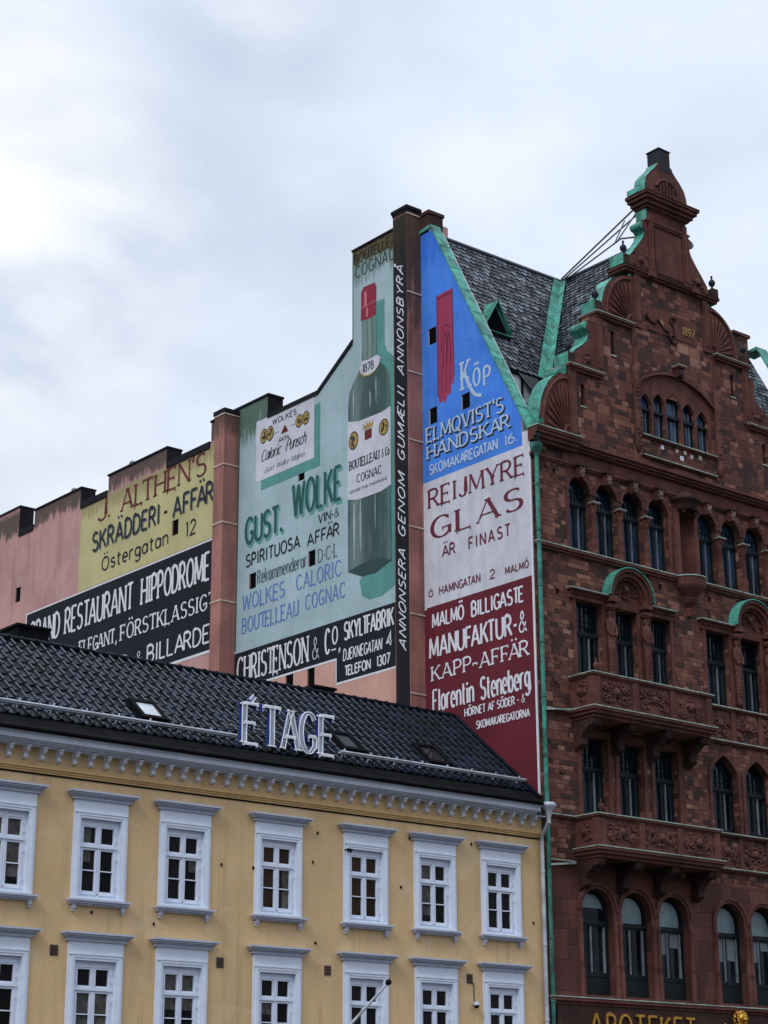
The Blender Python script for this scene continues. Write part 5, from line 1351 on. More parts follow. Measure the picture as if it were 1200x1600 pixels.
for x0 in (0, 5.72):
    a = [(q[0] + x0, q[1] + x0) for q in F3[:3]]
    cxx = 3.76 + x0
    for (u, v) in a:
        m = MB(); m.box(u - .11, u, -.05, .01, 14.8, 17.2); m.box(v, v + .11, -.05, .01, 14.8, 17.2); m.build('window_jamb', 'stone', bb)
    m = MB()
    m.box(1.35 + x0, 3.02 + x0, -.07, .01, 17.2, 17.34); m.box(1.35 + x0, 3.02 + x0, -.12, .01, 17.34, 17.40); m.box(4.5 + x0, 5.95 + x0, -.07, .01, 17.2, 17.34); m.box(4.5 + x0, 5.95 + x0, -.12, .01, 17.34, 17.40)
    m.box(3.02 + x0, 4.5 + x0, -.06, .01, 17.2, 17.42); m.build('lintel', 'stone', bb)
    ledge(1.28 + x0, 3.16 + x0, 17.47, .22, .08); ledge(4.42 + x0, 5.86 + x0, 17.47, .22, .08)
    for hc in (2.98, 4.54): herm(hc + x0, 14.95, 17.2)
    # round pediment
    cz = 17.5
    m = MB(); m.slab([(3.02 + x0, 17.42), (4.5 + x0, 17.42)] + arc(cxx, cz, .76, .76, 0, 180, 14), [], FAC, .03, .03); m.build('tympanum', 'stone', bb)
    carving('tympanum_carving', lambda h, v, o_: FAC(h, v, o_ + .04), 3.2 + x0, 4.32 + x0, 17.45, 18.15, 40 + int(x0), amp=.06)
    ring(cxx, cz, .62, .70, .16, name='arch_moulding'); ring(cxx, cz, .70, .84, .26, name='arch_moulding'); ring(cxx, cz, .84, .93, .34, name='arch_moulding')
    m = MB(); out = arc(cxx, cz, .945, .945, 0, 180, 18); o2 = arc(cxx, cz, .975, .975, 0, 180, 18)
    for i in range(18):
        m.face([FAC(*o2[i], .38), FAC(*o2[i], -.0), FAC(*o2[i + 1], -.0), FAC(*o2[i + 1], .38)])
        m.face([FAC(*out[i], .38), FAC(*o2[i], .38), FAC(*o2[i + 1], .38), FAC(*out[i + 1], .38)])
    m.build('arch_flashing', 'copper', bb)
    m = MB(); m.box(2.86 + x0, 3.2 + x0, -.32, .01, 17.30, 17.46); m.box(4.32 + x0, 4.66 + x0, -.32, .01, 17.30, 17.46); m.build('pediment_block', 'stone', bb)
# balconies of the left bay
def urn(c, y, z, s=1.0, mat='urn', par=None, name='urn'):
    m = MB()
    m.lathe(c, y, [(.10 * s, z), (.11 * s, z + .05 * s), (.05 * s, z + .09 * s), (.04 * s, z + .14 * s), (.13 * s, z + .24 * s), (.15 * s, z + .33 * s), (.12 * s, z + .42 * s), (.05 * s, z + .48 * s), (.035 * s, z + .54 * s), (.055 * s, z + .60 * s), (.03 * s, z + .66 * s), (.005, z + .68 * s)], 10)
    return m.build(name, mat, par or bb)
def balcony(x0, x1, zb, zt, p, seed, urns):
    m = MB()
    m.box(x0 + .05, x1 - .05, -p + .06, .01, zb, zt - .08)
    bal = m.build('balcony', 'stone', bb)
    m = MB(); m.box(x0 - .02, x1 + .02, -p - .02, .01, zt - .08, zt - .02); m.box(x0 + .02, x1 - .02, -p + .03, .01, zt - .13, zt - .08); m.build('coping', 'stone', bal)
    m = MB(); m.box(x0 - .04, x1 + .04, -p - .04, .01, zt - .02, zt + .008); m.build('metal_flashing', 'capmetal', bal)
    m = MB(); m.box(x0 - .06, x1 + .06, -p - .06, .01, zb - .10, zb - .02); m.box(x0, x1, -p, .01, zb - .2, zb - .10); m.box(x0 + .08, x1 - .08, -p + .1, .01, zb - .30, zb - .2); m.build('floor_slab', 'stone', bal)
    m = MB(); m.box(x0 - .08, x1 + .08, -p - .08, .01, zb - .02, zb + .008); m.build('metal_flashing', 'capmetal', bal)
    fr = facy(-p + .06)
    w_ = (x1 - x0 - .1); n = 3
    for i in range(n + 1):
        c = x0 + .05 + .13 + (w_ - .26) * i / n
        m = MB(); m.box(c - .12, c + .12, -p + .01, -p + .07, zb, zt - .13)
        if i == 0: m.box(x0, x0 + .06, -p + .01, -p + .25, zb, zt - .13)
        m.build('balcony_pier', 'stone', bal)
    for i in range(n):
        a = x0 + .18 + (w_ - .26) * i / n + .14; b = x0 + .18 + (w_ - .26) * (i + 1) / n - .14
        carving('carved_panel', fr, a, b, zb + .06, zt - .16, seed + i, par=bal, amp=.075)
    carving('carved_panel', lambda h, v, o_: (x0 + .05 - o_, -h, v), .1, p - .25, zb + .06, zt - .16, seed + 9, par=bal, amp=.07, sym=False)
    # scroll brackets below
    for c in (x0 + .25, x0 + .25 + (w_ - .5) / 3, x0 + .25 + (w_ - .5) * 2 / 3, x1 - .25):
        pr = [(0, zb - .3), (p - .15, zb - .3), (p - .16, zb - .42), (p - .35, zb - .50), (p - .5, zb - .62), (p - .62, zb - .70), (p - .70, zb - .85), (p - .68, zb - 1.0), (0, zb - 1.15)]
        m = MB(); L = [(c - .14, -a, z) for a, z in pr]; R = [(c + .14, -a, z) for a, z in pr]
        m.face(L); m.face(R[::-1])
        for i in range(len(pr)): j = (i + 1) % len(pr); m.face([L[i], R[i], R[j], L[j]])
        m.tube([(c - .16, -p + .28, zb - .42), (c + .16, -p + .28, zb - .42)], .11, 8)
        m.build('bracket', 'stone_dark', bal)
    for u in urns: urn(u, -p + .12, zt + .008, .62, 'carved', bal)
balcony(1.25, 6.40, 13.78, 14.78, 1.0, 100, (1.5, 6.2)); balcony(1.25, 6.45, 9.78, 10.70, .98, 120, (1.5, 6.25))
for z, p in ((13.72, .08), (9.40, .06), (10.68, .08)):
    ledge(.25, 1.2, z, p, .08)
# carved bands of the right bay
for zb, zt, sd in ((13.70, 14.78, 200), (9.75, 10.82, 220)):
    ledge(6.62, 16.8, zt, .12, .08); ledge(6.62, 16.8, zb, .12, .08)
    for i in range(5):
        a = 7.15 + i * 1.28
        m = MB(); m.box(a - .1, a + .1, -.05, .01, zb, zt - .08); m.build('band_pier', 'stone', bb)
        carving('carved_panel', FAC, a + .14, a + 1.14, zb + .05, zt - .12, sd + i, amp=.075)
# second floor jambs and mouldings
for a, b in F2L:
    m = MB(); m.box(a - .13, a, -.06, .01, 10.7, 13.1); m.box(b, b + .13, -.06, .01, 10.7, 13.1); m.box(a - .13, b + .13, -.06, .01, 13.1, 13.3); m.build('window_jamb', 'stone', bb)
m = MB(); m.box(5.85, 6.05, -.02, .01, 10.7, 13.1); m.build('quoin', 'stone', bb)
for x in F2R:
    o_ = ogee(x - .12, x + 1.34, 10.82, 12.75, 13.40); i_ = ogee(x, x + 1.22, 10.82, 12.75, 13.25)
    m = MB(); m.slab(o_, [i_], FAC, .05, .05); m.build('window_surround', 'stone', bb)
# first floor archivolts and piers
for x in F1:
    c = x + .63
    ring(c, 8.10, .63, .72, .05); ring(c, 8.10, .72, .80, .09)
    m = MB(); m.box(x - .15, x, -.05, .01, 5.7, 8.10); m.box(x + 1.26, x + 1.41, -.05, .01, 5.7, 8.1)
    m.box(x - .13, x + 1.39, -.02, .005, 5.68, 5.78); m.build('window_jamb', 'stone', bb)
    for px in (x - .075, x + 1.335):
        m = MB(); m.lathe(px, -.06, [(.09, 5.7), (.09, 6.35), (.06, 6.5), (.06, 6.6), (.085, 6.65), (.06, 6.7), (.06, 7.7), (.09, 7.8), (.06, 7.84)], 8)
        m.build('colonnette', 'stone', bb)
# bottom fascia carrying the shop sign
m = MB(); m.box(.25, 16.8, -.12, .02, .13, 5.46); m.build('shop_fascia', 'stone_dark', bb)
m = MB(); m.box(.04, .25, -.05, .02, .13, 5.46); m.build('corner_pier', 'stone', bb)
# anchor bosses on the plain corner
for x, z in ((.62, 21.2), (.75, 15.3), (.72, 14.6), (.82, 12.0), (.6, 16.0)):
    m = MB(); m.ball((x, -.03, z), .07, 8, 6, (1, .6, 1.3)); m.ball((x, -.06, z - .08), .04, 6, 4); m.build('wall_boss', 'carved', bb)
# ---- green down pipe at the corner
m = MB()
m.tube([(.10, -.12, .2), (.10, -.12, 21.35)], .065, 10)
for z in (20.4, 19.0, 17.3, 15.6, 14.0, 12.3, 10.6, 8.9, 7.2, 5.5): m.tube([(.10, -.12, z), (.10, -.12, z + .09)], .085, 10)
m.lathe(.10, -.12, [(.07, 21.3), (.09, 21.4), (.17, 21.55), (.19, 21.62), (.19, 21.72)], 10)
m.tube([(.02, -.30, 22.0), (.06, -.2, 21.9), (.10, -.12, 21.7)], .075, 8)
m.tube([(-.02, -.5, 22.32), (.1, -.35, 22.36), (.1, -.2, 22.0)], .08, 8)
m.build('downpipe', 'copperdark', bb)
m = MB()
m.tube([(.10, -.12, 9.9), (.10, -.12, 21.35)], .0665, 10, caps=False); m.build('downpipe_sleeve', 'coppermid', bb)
for z in (13.72, 9.30):
    m = MB(); m.obox((.16, -.14, z - .08), (1.0, 0, .12), (0, .05, 0), (0, 0, .05)); m.build('pipe_ledge', 'capmetal', bb)

# ================================================================== GABLE
TH = .62
def half(pts):             # mirror a left silhouette (x offsets from the axis, positive = outwards)
    L = [(AX - d, z) for d, z in pts]; R = [(AX + d, z) for d, z in pts]
    return L + R[::-1]
t1 = [(6.50, 22.0), (6.20, 22.24)] + [(4.95 + 1.25 * math.cos(math.radians(a)), 22.34 + 2.05 * math.sin(math.radians(a))) for a in range(0, 91, 10)] + [(4.95, 24.70)]
t2 = [(4.85, 24.70), (4.70, 24.85), (4.66, 25.10), (4.50, 25.32), (4.22, 25.52), (3.98, 25.75), (3.90, 26.0), (4.05, 26.22), (3.95, 26.42), (3.68, 26.46), (3.66, 26.80)]
t3 = [(3.35, 26.80), (3.26, 26.9), (3.24, 27.25)] + [(1.75 + 1.47 * math.cos(math.radians(a)), 27.2 + 1.40 * math.sin(math.radians(a))) for a in range(10, 91, 10)] + [(1.78, 28.85)]
t4 = [(1.98, 28.85), (1.92, 29.0), (1.86, 29.3), (1.62, 29.6), (1.36, 29.9), (1.14, 30.2), (1.05, 30.45), (1.20, 30.6), (1.16, 30.78), (.96, 30.84), (.95, 31.30)]
LIT = [(4.87, 5.39), (5.47, 6.01), (6.09, 6.76), (6.86, 7.44), (7.52, 8.08)]
LT = [24.62, 24.76, 24.93, 24.76, 24.62]
holes5 = [ogee(a, b, 23.16, t - .32, t) for (a, b), t in zip(LIT, LT)]
SLIT = [(3.66, 3.83, 25.56, 26.38), (9.37, 9.54, 25.56, 26.36), (2.22, 2.40, 23.48, 24.22), (10.80, 10.98, 23.48, 24.22)]
m = MB()
m.slab(half(t1), holes5 + [rect(*q) for q in SLIT[2:]], FAC, 0, TH, back=True)
m.slab(half(t2), [rect(*q) for q in SLIT[:2]], FAC, 0, TH, back=True)
m.slab(half(t3), [], FAC, 0, TH, back=True)
gab = m.build('gable', 'ashlar_big', bb)
m = MB(); m.slab(half(t4), [], FAC, 0, .45, back=True); m.build('gable_top', 'stone', bb)
m = MB(); m.box(4.5, 8.7, .40, .42, 23, 25.2); [m.box(q[0] - .02, q[1] + .02, .2, .22, q[2] - .02, q[3] + .02) for q in SLIT]; m.build('opening_back', 'room', gab)
# copper on the scroll edges
def edge_copper(pts, i0, i1, dep, grow=.035, y0=.012, roll=None):
    for s in (-1, 1):
        P = [(AX + s * d, z) for d, z in pts[i0:i1]]
        m = MB()
        for a, b in zip(P, P[1:]):
            dx, dz = b[0] - a[0], b[1] - a[1]; L = math.hypot(dx, dz)
            nx, nz = (-dz / L * grow, dx / L * grow); 
            if nx * s < 0 and abs(nx) > 1e-6: nx, nz = -nx, -nz
            m.face([(a[0] + nx, y0, a[1] + nz), (b[0] + nx, y0, b[1] + nz), (b[0] + nx, dep, b[1] + nz), (a[0] + nx, dep, a[1] + nz)])
            pass
        if roll:
            d, z, r = roll
            m.tube([(AX + s * d, y0, z), (AX + s * d, dep, z)], r, 10)
        m.build('scroll_flashing', 'copper', bb)
edge_copper(t1, 1, len(t1), TH, roll=(5.12, 24.46, .14)); edge_copper(t2, 1, len(t2) - 1, TH, roll=(4.02, 26.28, .14)); edge_copper(t3, 1, len(t3) - 1, TH, roll=(1.9, 28.62, .07)); edge_copper(t4, 1, len(t4) - 1, .45, roll=(1.2, 30.66, .13))
# stepped ledges with returns
def gledge(d, z, p, wv, dep):
    for s in (-1, 1):
        x0, x1 = sorted((AX + s * d, AX + s * (d - wv)))
        m = MB(); m.box(x0, x1, -p, dep, z - .07, z); m.box(x0 + .05, x1 - .05, -p * .6, dep, z - .16, z - .07)
        L = m.build('ledge', 'stone', bb)
        m = MB(); m.box(x0 - .012, x1 + .012, -p - .02, dep, z, z + .025); m.build('metal_flashing', 'capmetal', L)
def gfull(d, z, p, dep):
    m = MB(); m.box(AX - d, AX + d, -p, dep, z - .07, z); m.box(AX - d + .05, AX + d - .05, -p * .6, dep, z - .16, z - .07); L = m.build('ledge', 'stone', bb)
    m = MB(); m.box(AX - d - .012, AX + d + .012, -p - .02, dep, z, z + .02); m.build('metal_flashing', 'stone_dark', L)
gledge(4.98, 24.72, .16, 1.55, TH + .05); gledge(3.70, 26.84, .16, 1.75, TH + .05); gfull(2.28, 28.89, .16, TH + .05)
for c in (AX - 1.05, AX + 1.05, ):
    m = MB(); m.box(c - .16, c + .16, -.26, -.16, 28.74, 28.92); m.build('ledge_block', 'stone', bb)
# fan shells and corner pilasters
def shell(cx_, cz_, rx, rz, s, n=8):
    m = MB()
    for k in range(n):
        a = math.radians(8 + 78 * k / (n - 1)); ux, uz = math.cos(a) * s, math.sin(a)
        P = [(cx_ + ux * rx * t, -.02 - .03 * math.sin(t * 3.1), cz_ + uz * rz * t) for t in (.18, .45, .72, .86)]
        m.tube(P, [.016, .028, .045, .02], 6)
    o_ = [(cx_ + s * rx * .95 * math.cos(math.radians(a)), -.03, cz_ + rz * .95 * math.sin(math.radians(a))) for a in range(0, 91, 9)]
    m.tube(o_, .05, 6)
    o_ = [(cx_ + s * rx * .16 * math.cos(math.radians(a)), -.03, cz_ + rz * .16 * math.sin(math.radians(a))) for a in range(0, 91, 30)]
    m.tube(o_, .06, 6)
    m.build('shell_relief', 'stone', bb)
def plate(poly, off=.012, name='scroll_panel', mat='stone', dep=.02):
    m = MB(); m.slab(poly, [], FAC, off, dep); return m.build(name, mat, bb)
for s in (-1, 1):
    X_ = lambda d: AX + s * d
    plate([(X_(6.18), 22.26)] + [(X_(4.95 + 1.23 * math.cos(math.radians(a))), 22.34 + 2.03 * math.sin(math.radians(a))) for a in range(0, 91, 10)] + [(X_(4.95), 22.26)])
    shell(X_(5.0), 22.36, 1.15, 1.95, -1 if s < 0 else 1)
    plate([(X_(3.22), 26.86), (X_(3.22), 27.2)] + [(X_(1.75 + 1.45 * math.cos(math.radians(a))), 27.2 + 1.38 * math.sin(math.radians(a))) for a in range(10, 91, 10)] + [(X_(1.78), 26.86)])
    shell(X_(1.95), 26.92, 1.22, 1.6, -1 if s < 0 else 1)
    plate([(X_(d), z) for d, z in t2[1:-1]] + [(X_(3.66), 24.72)])
    carving('scroll_carving', FAC, min(X_(3.7), X_(4.4)), max(X_(3.7), X_(4.4)), 24.75, 25.35, 300 + s, amp=.06)
    plate([(X_(d), z) for d, z in t4[1:-1]] + [(X_(1.0), 28.9)])
    carving('scroll_carving', FAC, min(X_(1.05), X_(1.7)), max(X_(1.05), X_(1.7)), 28.93, 29.6, 310 + s, amp=.06)
    for d0, d1, z0, z1 in ((4.62, 4.95, 22.25, 24.55), (3.36, 3.66, 24.72, 26.66), (1.50, 1.78, 26.84, 28.7), (.72, .93, 28.92, 31.2)):
        a, b = sorted((X_(d0), X_(d1)))
        m = MB(); m.box(a, b, -.07, .01, z0, z1); m.box(a + .07, b - .07, -.10, -.07, z0 + .2, z1 - .2); m.build('pilaster', 'stone', bb)
    # finials on pedestals
    for d, z in ((4.85, 24.75), (3.56, 26.87), (2.15, 28.92)):
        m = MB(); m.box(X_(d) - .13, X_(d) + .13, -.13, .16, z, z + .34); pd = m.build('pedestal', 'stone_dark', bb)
        m = MB(); m.box(*sorted((X_(d + .135), X_(d + .15))), -.10, .5, z, z + .36); m.build('pedestal_flashing', 'copper', pd)
        urn(X_(d), .015, z + .34, .80, 'urn', pd, 'finial')
    # window group columns
    c = X_(1.93)
    m = MB(); m.lathe(c, -.06, [(.05, 22.5), (.13, 22.65), (.15, 22.8), (.12, 22.9), (.11, 23.1), (.14, 23.3), (.11, 23.5), (.14, 23.8), (.11, 24.0), (.13, 24.3), (.10, 24.5), (.15, 24.75), (.17, 24.95), (.10, 25.05), (.13, 25.2), (.12, 25.35), (.04, 25.45)], 8)
    r_ = random.Random(5 + s)
    for k in range(18): m.ball((c + r_.uniform(-.1, .1), -.17, 22.7 + k * .14), .045, 6, 4)
    m.build('carved_shaft', 'carved', bb)
    m = MB(); m.box(c - .03, c + .03, -.03, .01, 25.45, 26.9); m.build('wall_strip', 'stone', bb)
# window group: flat tympanum, mullions, segmental arch
segc, segr = 22.66, 2.9
def seg(r_, a0=50, a1=130, n=14): return arc(6.6, segc, r_, r_, a0, a1, n)
m = MB(); poly = [(4.80, 23.16), (8.20, 23.16), (8.22, 24.9)] + arc(6.5, segc, 2.84, 2.84, 53, 127, 16) + [(4.78, 24.9)]
m.slab(poly, holes5, FAC, .02, .02); m.build('window_tympanum', 'stone', bb)
ring(6.5, segc, 2.82, 2.91, .13, a0=51, a1=129, name='arch_moulding'); ring(6.5, segc, 2.91, 2.98, .06, a0=51, a1=129, name='arch_moulding', mat='stone_dark')
for (a, b), t in zip(LIT, LT):
    lp = ogee(a, b, 23.16, t - .32, t); c = (a + b) / 2; cz = (23.16 + t) / 2
    inn = [(c + (p[0] - c) * .92, cz + (p[1] - cz) * .975) for p in lp]
    m = MB(); m.slab(lp, [inn], FAC, -.12, .06); m.box(a, b, .05, .2, 24.05, 24.15); wv = m.build('window', 'wood', bb)
    m = MB(); m.slab(inn, [], FAC, -.165); m.build('glass', 'bglass_blue', wv)
    m = MB(); m.box(b - .16, b - .135, .13, .165, 23.25, t - .30); m.build('casement_edge', 'curtain', wv); m = MB(); m.box(c - .06, c - .03, .13, .165, 23.25, 24.06); m.build('casement', 'sash', wv)
ledge(4.85, 8.32, 23.14, .12, .08)
m = MB(); m.slab(rect(4.9, 8.28, 22.5, 23.06), [], FAC, .02, .02); m.build('apron', 'ashlar', bb)
for i, (x, z, s) in enumerate(((5.72, 22.86, .15), (6.42, 22.90, .13), (6.62, 22.68, .16), (6.80, 22.92, .14), (7.13, 22.87, .11), (7.52, 22.90, .15))):
    m = MB(); m.box(x, x + s, -.032, .0, z, z + s * .95); m.build('pale_stone', 'p_white' if i % 2 == 0 else 'string', bb)
L = ledge(4.85, 8.30, 22.46, .10, .06)
m = MB(); m.box(6.48, 6.84, -.30, .0, 25.80, 25.86); L = m.build('keystone_cap', 'stone', bb); m = MB(); m.box(6.46, 6.86, -.32, 0, 25.86, 25.885); m.build('metal_flashing', 'capmetal', L)
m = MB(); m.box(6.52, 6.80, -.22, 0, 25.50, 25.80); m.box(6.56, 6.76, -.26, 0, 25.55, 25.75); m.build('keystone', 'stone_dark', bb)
for q in SLIT:
    m = MB(); m.box(q[0] - .03, q[1] + .03, -.03, .0, q[2] - .04, q[2]); m.build('slit_sill', 'capmetal', bb)
# relief with ribbons and the gilded date
m = MB(); m.box(5.42, 6.60, -.03, .01, 26.92, 27.75); m.box(6.68, 7.75, -.03, .01, 26.92, 27.75); rel = m.build('relief_panel', 'stone', bb)
m = MB()
m.tube([FAC(*p, .05) for p in cat([(5.30, 27.40), (5.50, 27.22), (5.72, 27.18), (5.80, 27.34), (5.95, 27.28), (6.15, 27.10), (6.35, 27.05)], 5)], .04, 6)
m.tube([FAC(*p, .05) for p in cat([(6.75, 27.6), (6.50, 27.62), (6.45, 27.45), (6.60, 27.30), (6.66, 27.1), (6.55, 26.95)], 5)], .04, 6)
m.tube([FAC(*p, .05) for p in cat([(6.36, 27.1), (6.40, 26.88), (6.58, 26.72), (6.76, 26.76)], 5)], .035, 6)
m.build('ribbon_relief', 'stone_dark', rel)
t = Text('1897', 7.04, 7.62, 27.14, 27.46, T=.11, gap=.3, slant=.12, skip=())
m = MB(); t.solid(m, FAC, .055, .03, 0, 0); m.build('date_numerals', 'datepaint', rel)
m = MB(); m.slab([(6.02, 27.42), (6.13, 27.34), (6.13, 27.12), (6.05, 27.16), (6.02, 27.28)], [], FAC, .06, .03); m.build('gilded_mark', 'datepaint', rel)
# ---- gable crown
m = MB()
m.box(5.67, 7.53, -.03, .46, 31.30, 31.36)
for z0, z1, p in ((31.36, 31.46, .10), (31.46, 31.60, .20), (31.60, 31.72, .30), (31.72, 31.80, .36)):
    m.box(5.67 - p, 7.53 + p, -p, .45 + p * .5, z0, z1)
m.build('crown_cornice', 'stone', bb)
m = MB(); m.box(5.30, 7.90, -.38, .62, 31.80, 31.83); m.build('metal_flashing', 'stone_dark', bb)
m = MB()
m.box(5.55, 7.65, -.08, .45, 30.86, 30.93); m.box(5.60, 7.60, -.05, .45, 30.78, 30.86); m.build('pillar_band', 'stone', bb)
m = MB(); m.box(5.95, 7.25, -.03, .0, 29.1, 30.62); m.build('pillar_panel', 'stone', bb)
m = MB(); m.box(5.62, 5.66, .0, .46, 30.95, 31.34); m.box(5.58, 5.62, .0, .46, 30.5, 30.86); m.build('pillar_flashing', 'copper', bb)
bell = [(.98, 31.83), (1.0, 32.0), (.98, 32.25), (.90, 32.5), (.72, 32.72), (.52, 32.9), (.38, 33.05), (.30, 33.2)]
m = MB(); m.slab(half(bell), [], FAC, .06, .5, back=True); m.build('crown_bell', 'stone', bb)
edge_copper(bell, 0, len(bell), .46, y0=-.05)
m = MB(); m.box(5.28, 5.66, -.05, .5, 31.83, 32.02); m.build('crown_flashing', 'copper', bb)
m = MB()
for k in range(5): m.tube([(6.6 + (k - 2) * .16, -.09, 31.95), (6.6 + (k - 2) * .15, -.1, 32.4 + .08 * (2 - abs(k - 2)))], .05, 6)
m.tube([FAC(*p, .09) for p in arc(6.6, 32.2, .5, .4, 10, 170, 10)], .06, 6); m.build('crown_relief', 'carved', bb)
m = MB(); m.box(6.34, 6.86, -.065, .47, 32.95, 33.76); m.box(6.31, 6.89, -.09, .50, 33.76, 33.80); m.build('crown_cap', 'urn', bb)

# ================================================================== SLATE ROOFS
S1 = 1.926; S2 = 1.48
def slates(name, O, U, V, nu, nv, du, dv, inside, seed):
    """individual slates laid in courses; O corner, U along the course, V up the slope"""
    r = random.Random(seed); O, U, V = Vector(O), Vector(U).normalized(), Vector(V).normalized(); N = U.cross(V)
    m = MB(); m.cur = 0
    for j in range(nv):
        for i in range(-1, nu + 1):
            u0 = (i + (.5 if j % 2 else 0)) * du; v0 = j * dv
            cpt = O + U * (u0 + du / 2) + V * (v0 + dv / 2)
            if not inside(cpt): continue
            m.cur = r.choices((0, 1, 2, 3), (5, 4, 2.2, 1.6))[0]
            tilt = .030 + r.uniform(-.008, .016); sk = r.uniform(-.010, .010)
            g = .008
            a = u0 + g; b = u0 + du - g; t0 = v0 - .02; t1 = v0 + dv + .04
            pts2 = [(a, t0 + dv * .38, tilt * .9), (a + du * .28, t0, tilt + sk), (b - du * .28, t0, tilt + .006), (b, t0 + dv * .38, tilt * .9 + sk), (b, t1, .004), (a, t1, .004)]
            top = [O + U * p[0] + V * p[1] + N * p[2] for p in pts2]
            m.face(top)
            for k in range(4):
                p, q = top[k], top[(k + 1) % 6]
                if k < 3: m.face([p - N * .02, q - N * .02, q, p])
    return m.build(name, ['slate_a', 'slate_b', 'slate_c', 'slate_d'], bb)
zmain = lambda y: 30.7 - (5 - y) * S1
Vm = Vector((0, 1, S1)); n1_ = math.hypot(1, S1)
zg = lambda x: 30.7 - abs(AX - x) * S2
YB = 2.02
def in_main(p): return p.x > .52 and p.y < 4.99 and p.z > zg(p.x) + .12 and p.y > YB and (p.x < AX)
main = slates('slate_roof', (.5, YB, zmain(YB)), (1, 0, 0), Vm, 27, 31, .235, .215, in_main, 1)
def in_mainr(p): return p.x < 16.3 and p.y < 4.99 and p.z > zg(p.x) + .12 and p.x > AX
slates('slate_roof', (6.6, .3, zmain(.3)), (1, 0, 0), Vm, 42, 48, .235, .215, in_mainr, 2)
def in_gl(p): return p.x < AX and TH - .05 < p.y < 5 and p.z > zmain(p.y) + .12 and p.z > 22.4
slates('slate_roof', (.8, 5.0, zg(.8)), (0, -1, 0), (1, 0, S2), 20, 50, .235, .215, in_gl, 3)
m = MB()       # boarding under the slates, rear slope, right gable slope
m.face([(.5, YB, zmain(YB)), (16.4, YB, zmain(YB)), (16.4, 5, 30.69), (.5, 5, 30.69)])
m.face([(6.6, .4, zmain(.4)), (16.4, .4, zmain(.4)), (16.4, YB, zmain(YB)), (6.6, YB, zmain(YB))])
m.face([(.5, 5, 30.69), (16.4, 5, 30.69), (16.4, 9.6, 21.9), (.5, 9.6, 21.9)])
m.face([(.9, .6, zg(.9)), (6.6, .6, 30.69), (6.6, 5, 30.69), (.9, 5, zg(.9))])
m.face([(12.3, .6, zg(12.3)), (6.6, .6, 30.69), (6.6, 5, 30.69), (12.3, 5, zg(12.3))])
m.v = [(a, b, c - .012) for a, b, c in m.v]
m.build('roof_boarding', 'slate_b', main)
m = MB(); m.tube([(.5, 5, 30.74), (16.4, 5, 30.74)], .07, 8); m.tube([(6.6, .4, 30.74), (6.6, 5, 30.74)], .07, 8); m.build('ridge_capping', 'iron', main)
# copper valley with chevron seams
A_ = Vector((6.55, 4.98, 30.68)); vd = Vector((-1 / S2, -1 / S1, -1.0))
def vp(t, su, sv):   # point down the valley (t metres of drop), su out on the main roof (-x), sv out on the gable roof (-y)
    p = A_ + vd * t
    return p
m = MB(); T_ = 6.6
Lm = Vector((-1, 0, 0)); Lg = Vector((0, -1, 0))
nm = Vector((0, -S1, 1)).normalized(); ng = Vector((-S2, 0, 1)).normalized()
def vq(t, k, side):
    base = A_ + vd * t
    if side == 0: return base + Lm * (.40 * k) + nm * .045
    return base + Lg * (.28 * k) + ng * .045
N_ = 22
for side in (0, 1):
    for i in range(N_):
        t0, t1_ = T_ * i / N_, T_ * (i + 1) / N_
        m.face([vq(t0, 0, side), vq(t1_, 0, side), vq(t1_, 1, side), vq(t0, 1, side)])
        m.face([vq(t0, 1, side), vq(t1_, 1, side), vq(t1_, 1, side) - Vector((0, 0, .09)), vq(t0, 1, side) - Vector((0, 0, .09))])
m.build('valley_flashing', 'copper', main)
m = MB()
for i in range(9):
    t = .35 + i * .70
    m.tube([vq(t, 0, 0), vq(max(t - .28, 0), .97, 0)], .016, 5); m.tube([vq(t, 0, 1), vq(max(t - .28, 0), .97, 1)], .016, 5)
m.tube([vq(.05, 0, 0), vq(T_, 0, 0)], .02, 5)
m.build('valley_seam', 'copperdark', main)
# attic light below the slates and the box gutter
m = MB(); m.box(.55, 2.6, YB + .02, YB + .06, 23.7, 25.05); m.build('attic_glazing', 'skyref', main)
m = MB()
for x in (.56, 1.12, 1.62, 2.1): m.box(x, x + .06, YB - .03, YB + .02, 23.7, 25.05)
m.box(.5, 2.6, YB - .06, YB + .02, 24.98, 25.10); m.box(.5, 2.6, YB - .06, YB + .02, 23.9, 24.05)
m.face([(1.5, YB - .05, 25.0), (2.6, YB - .7, 23.6), (2.6, YB - .05, 25.0)]); m.build('attic_frame', 'black_metal', main)
m = MB()
for k in range(6): m.tube([(1.5 + k * .14, YB - .06, 25.0), (2.0 + k * .12, YB - .55, 24.0)], .022, 5)
m.build('attic_louvre', 'iron', main)
m = MB(); m.face([(.5, YB, 23.9), (2.6, YB, 23.9), (2.2, .62, 22.9), (.5, .62, 22.9)]); m.box(.5, 1.6, .3, .62, 22.2, 22.9); m.build('box_gutter', 'copperdark', main)
m = MB()
m.face([(1.3, .64, 22.6), (2.4, .64, 24.6), (2.6, 1.9, 24.6), (1.3, 1.4, 23.2)]); m.build('valley_foot', 'copperdark', main)
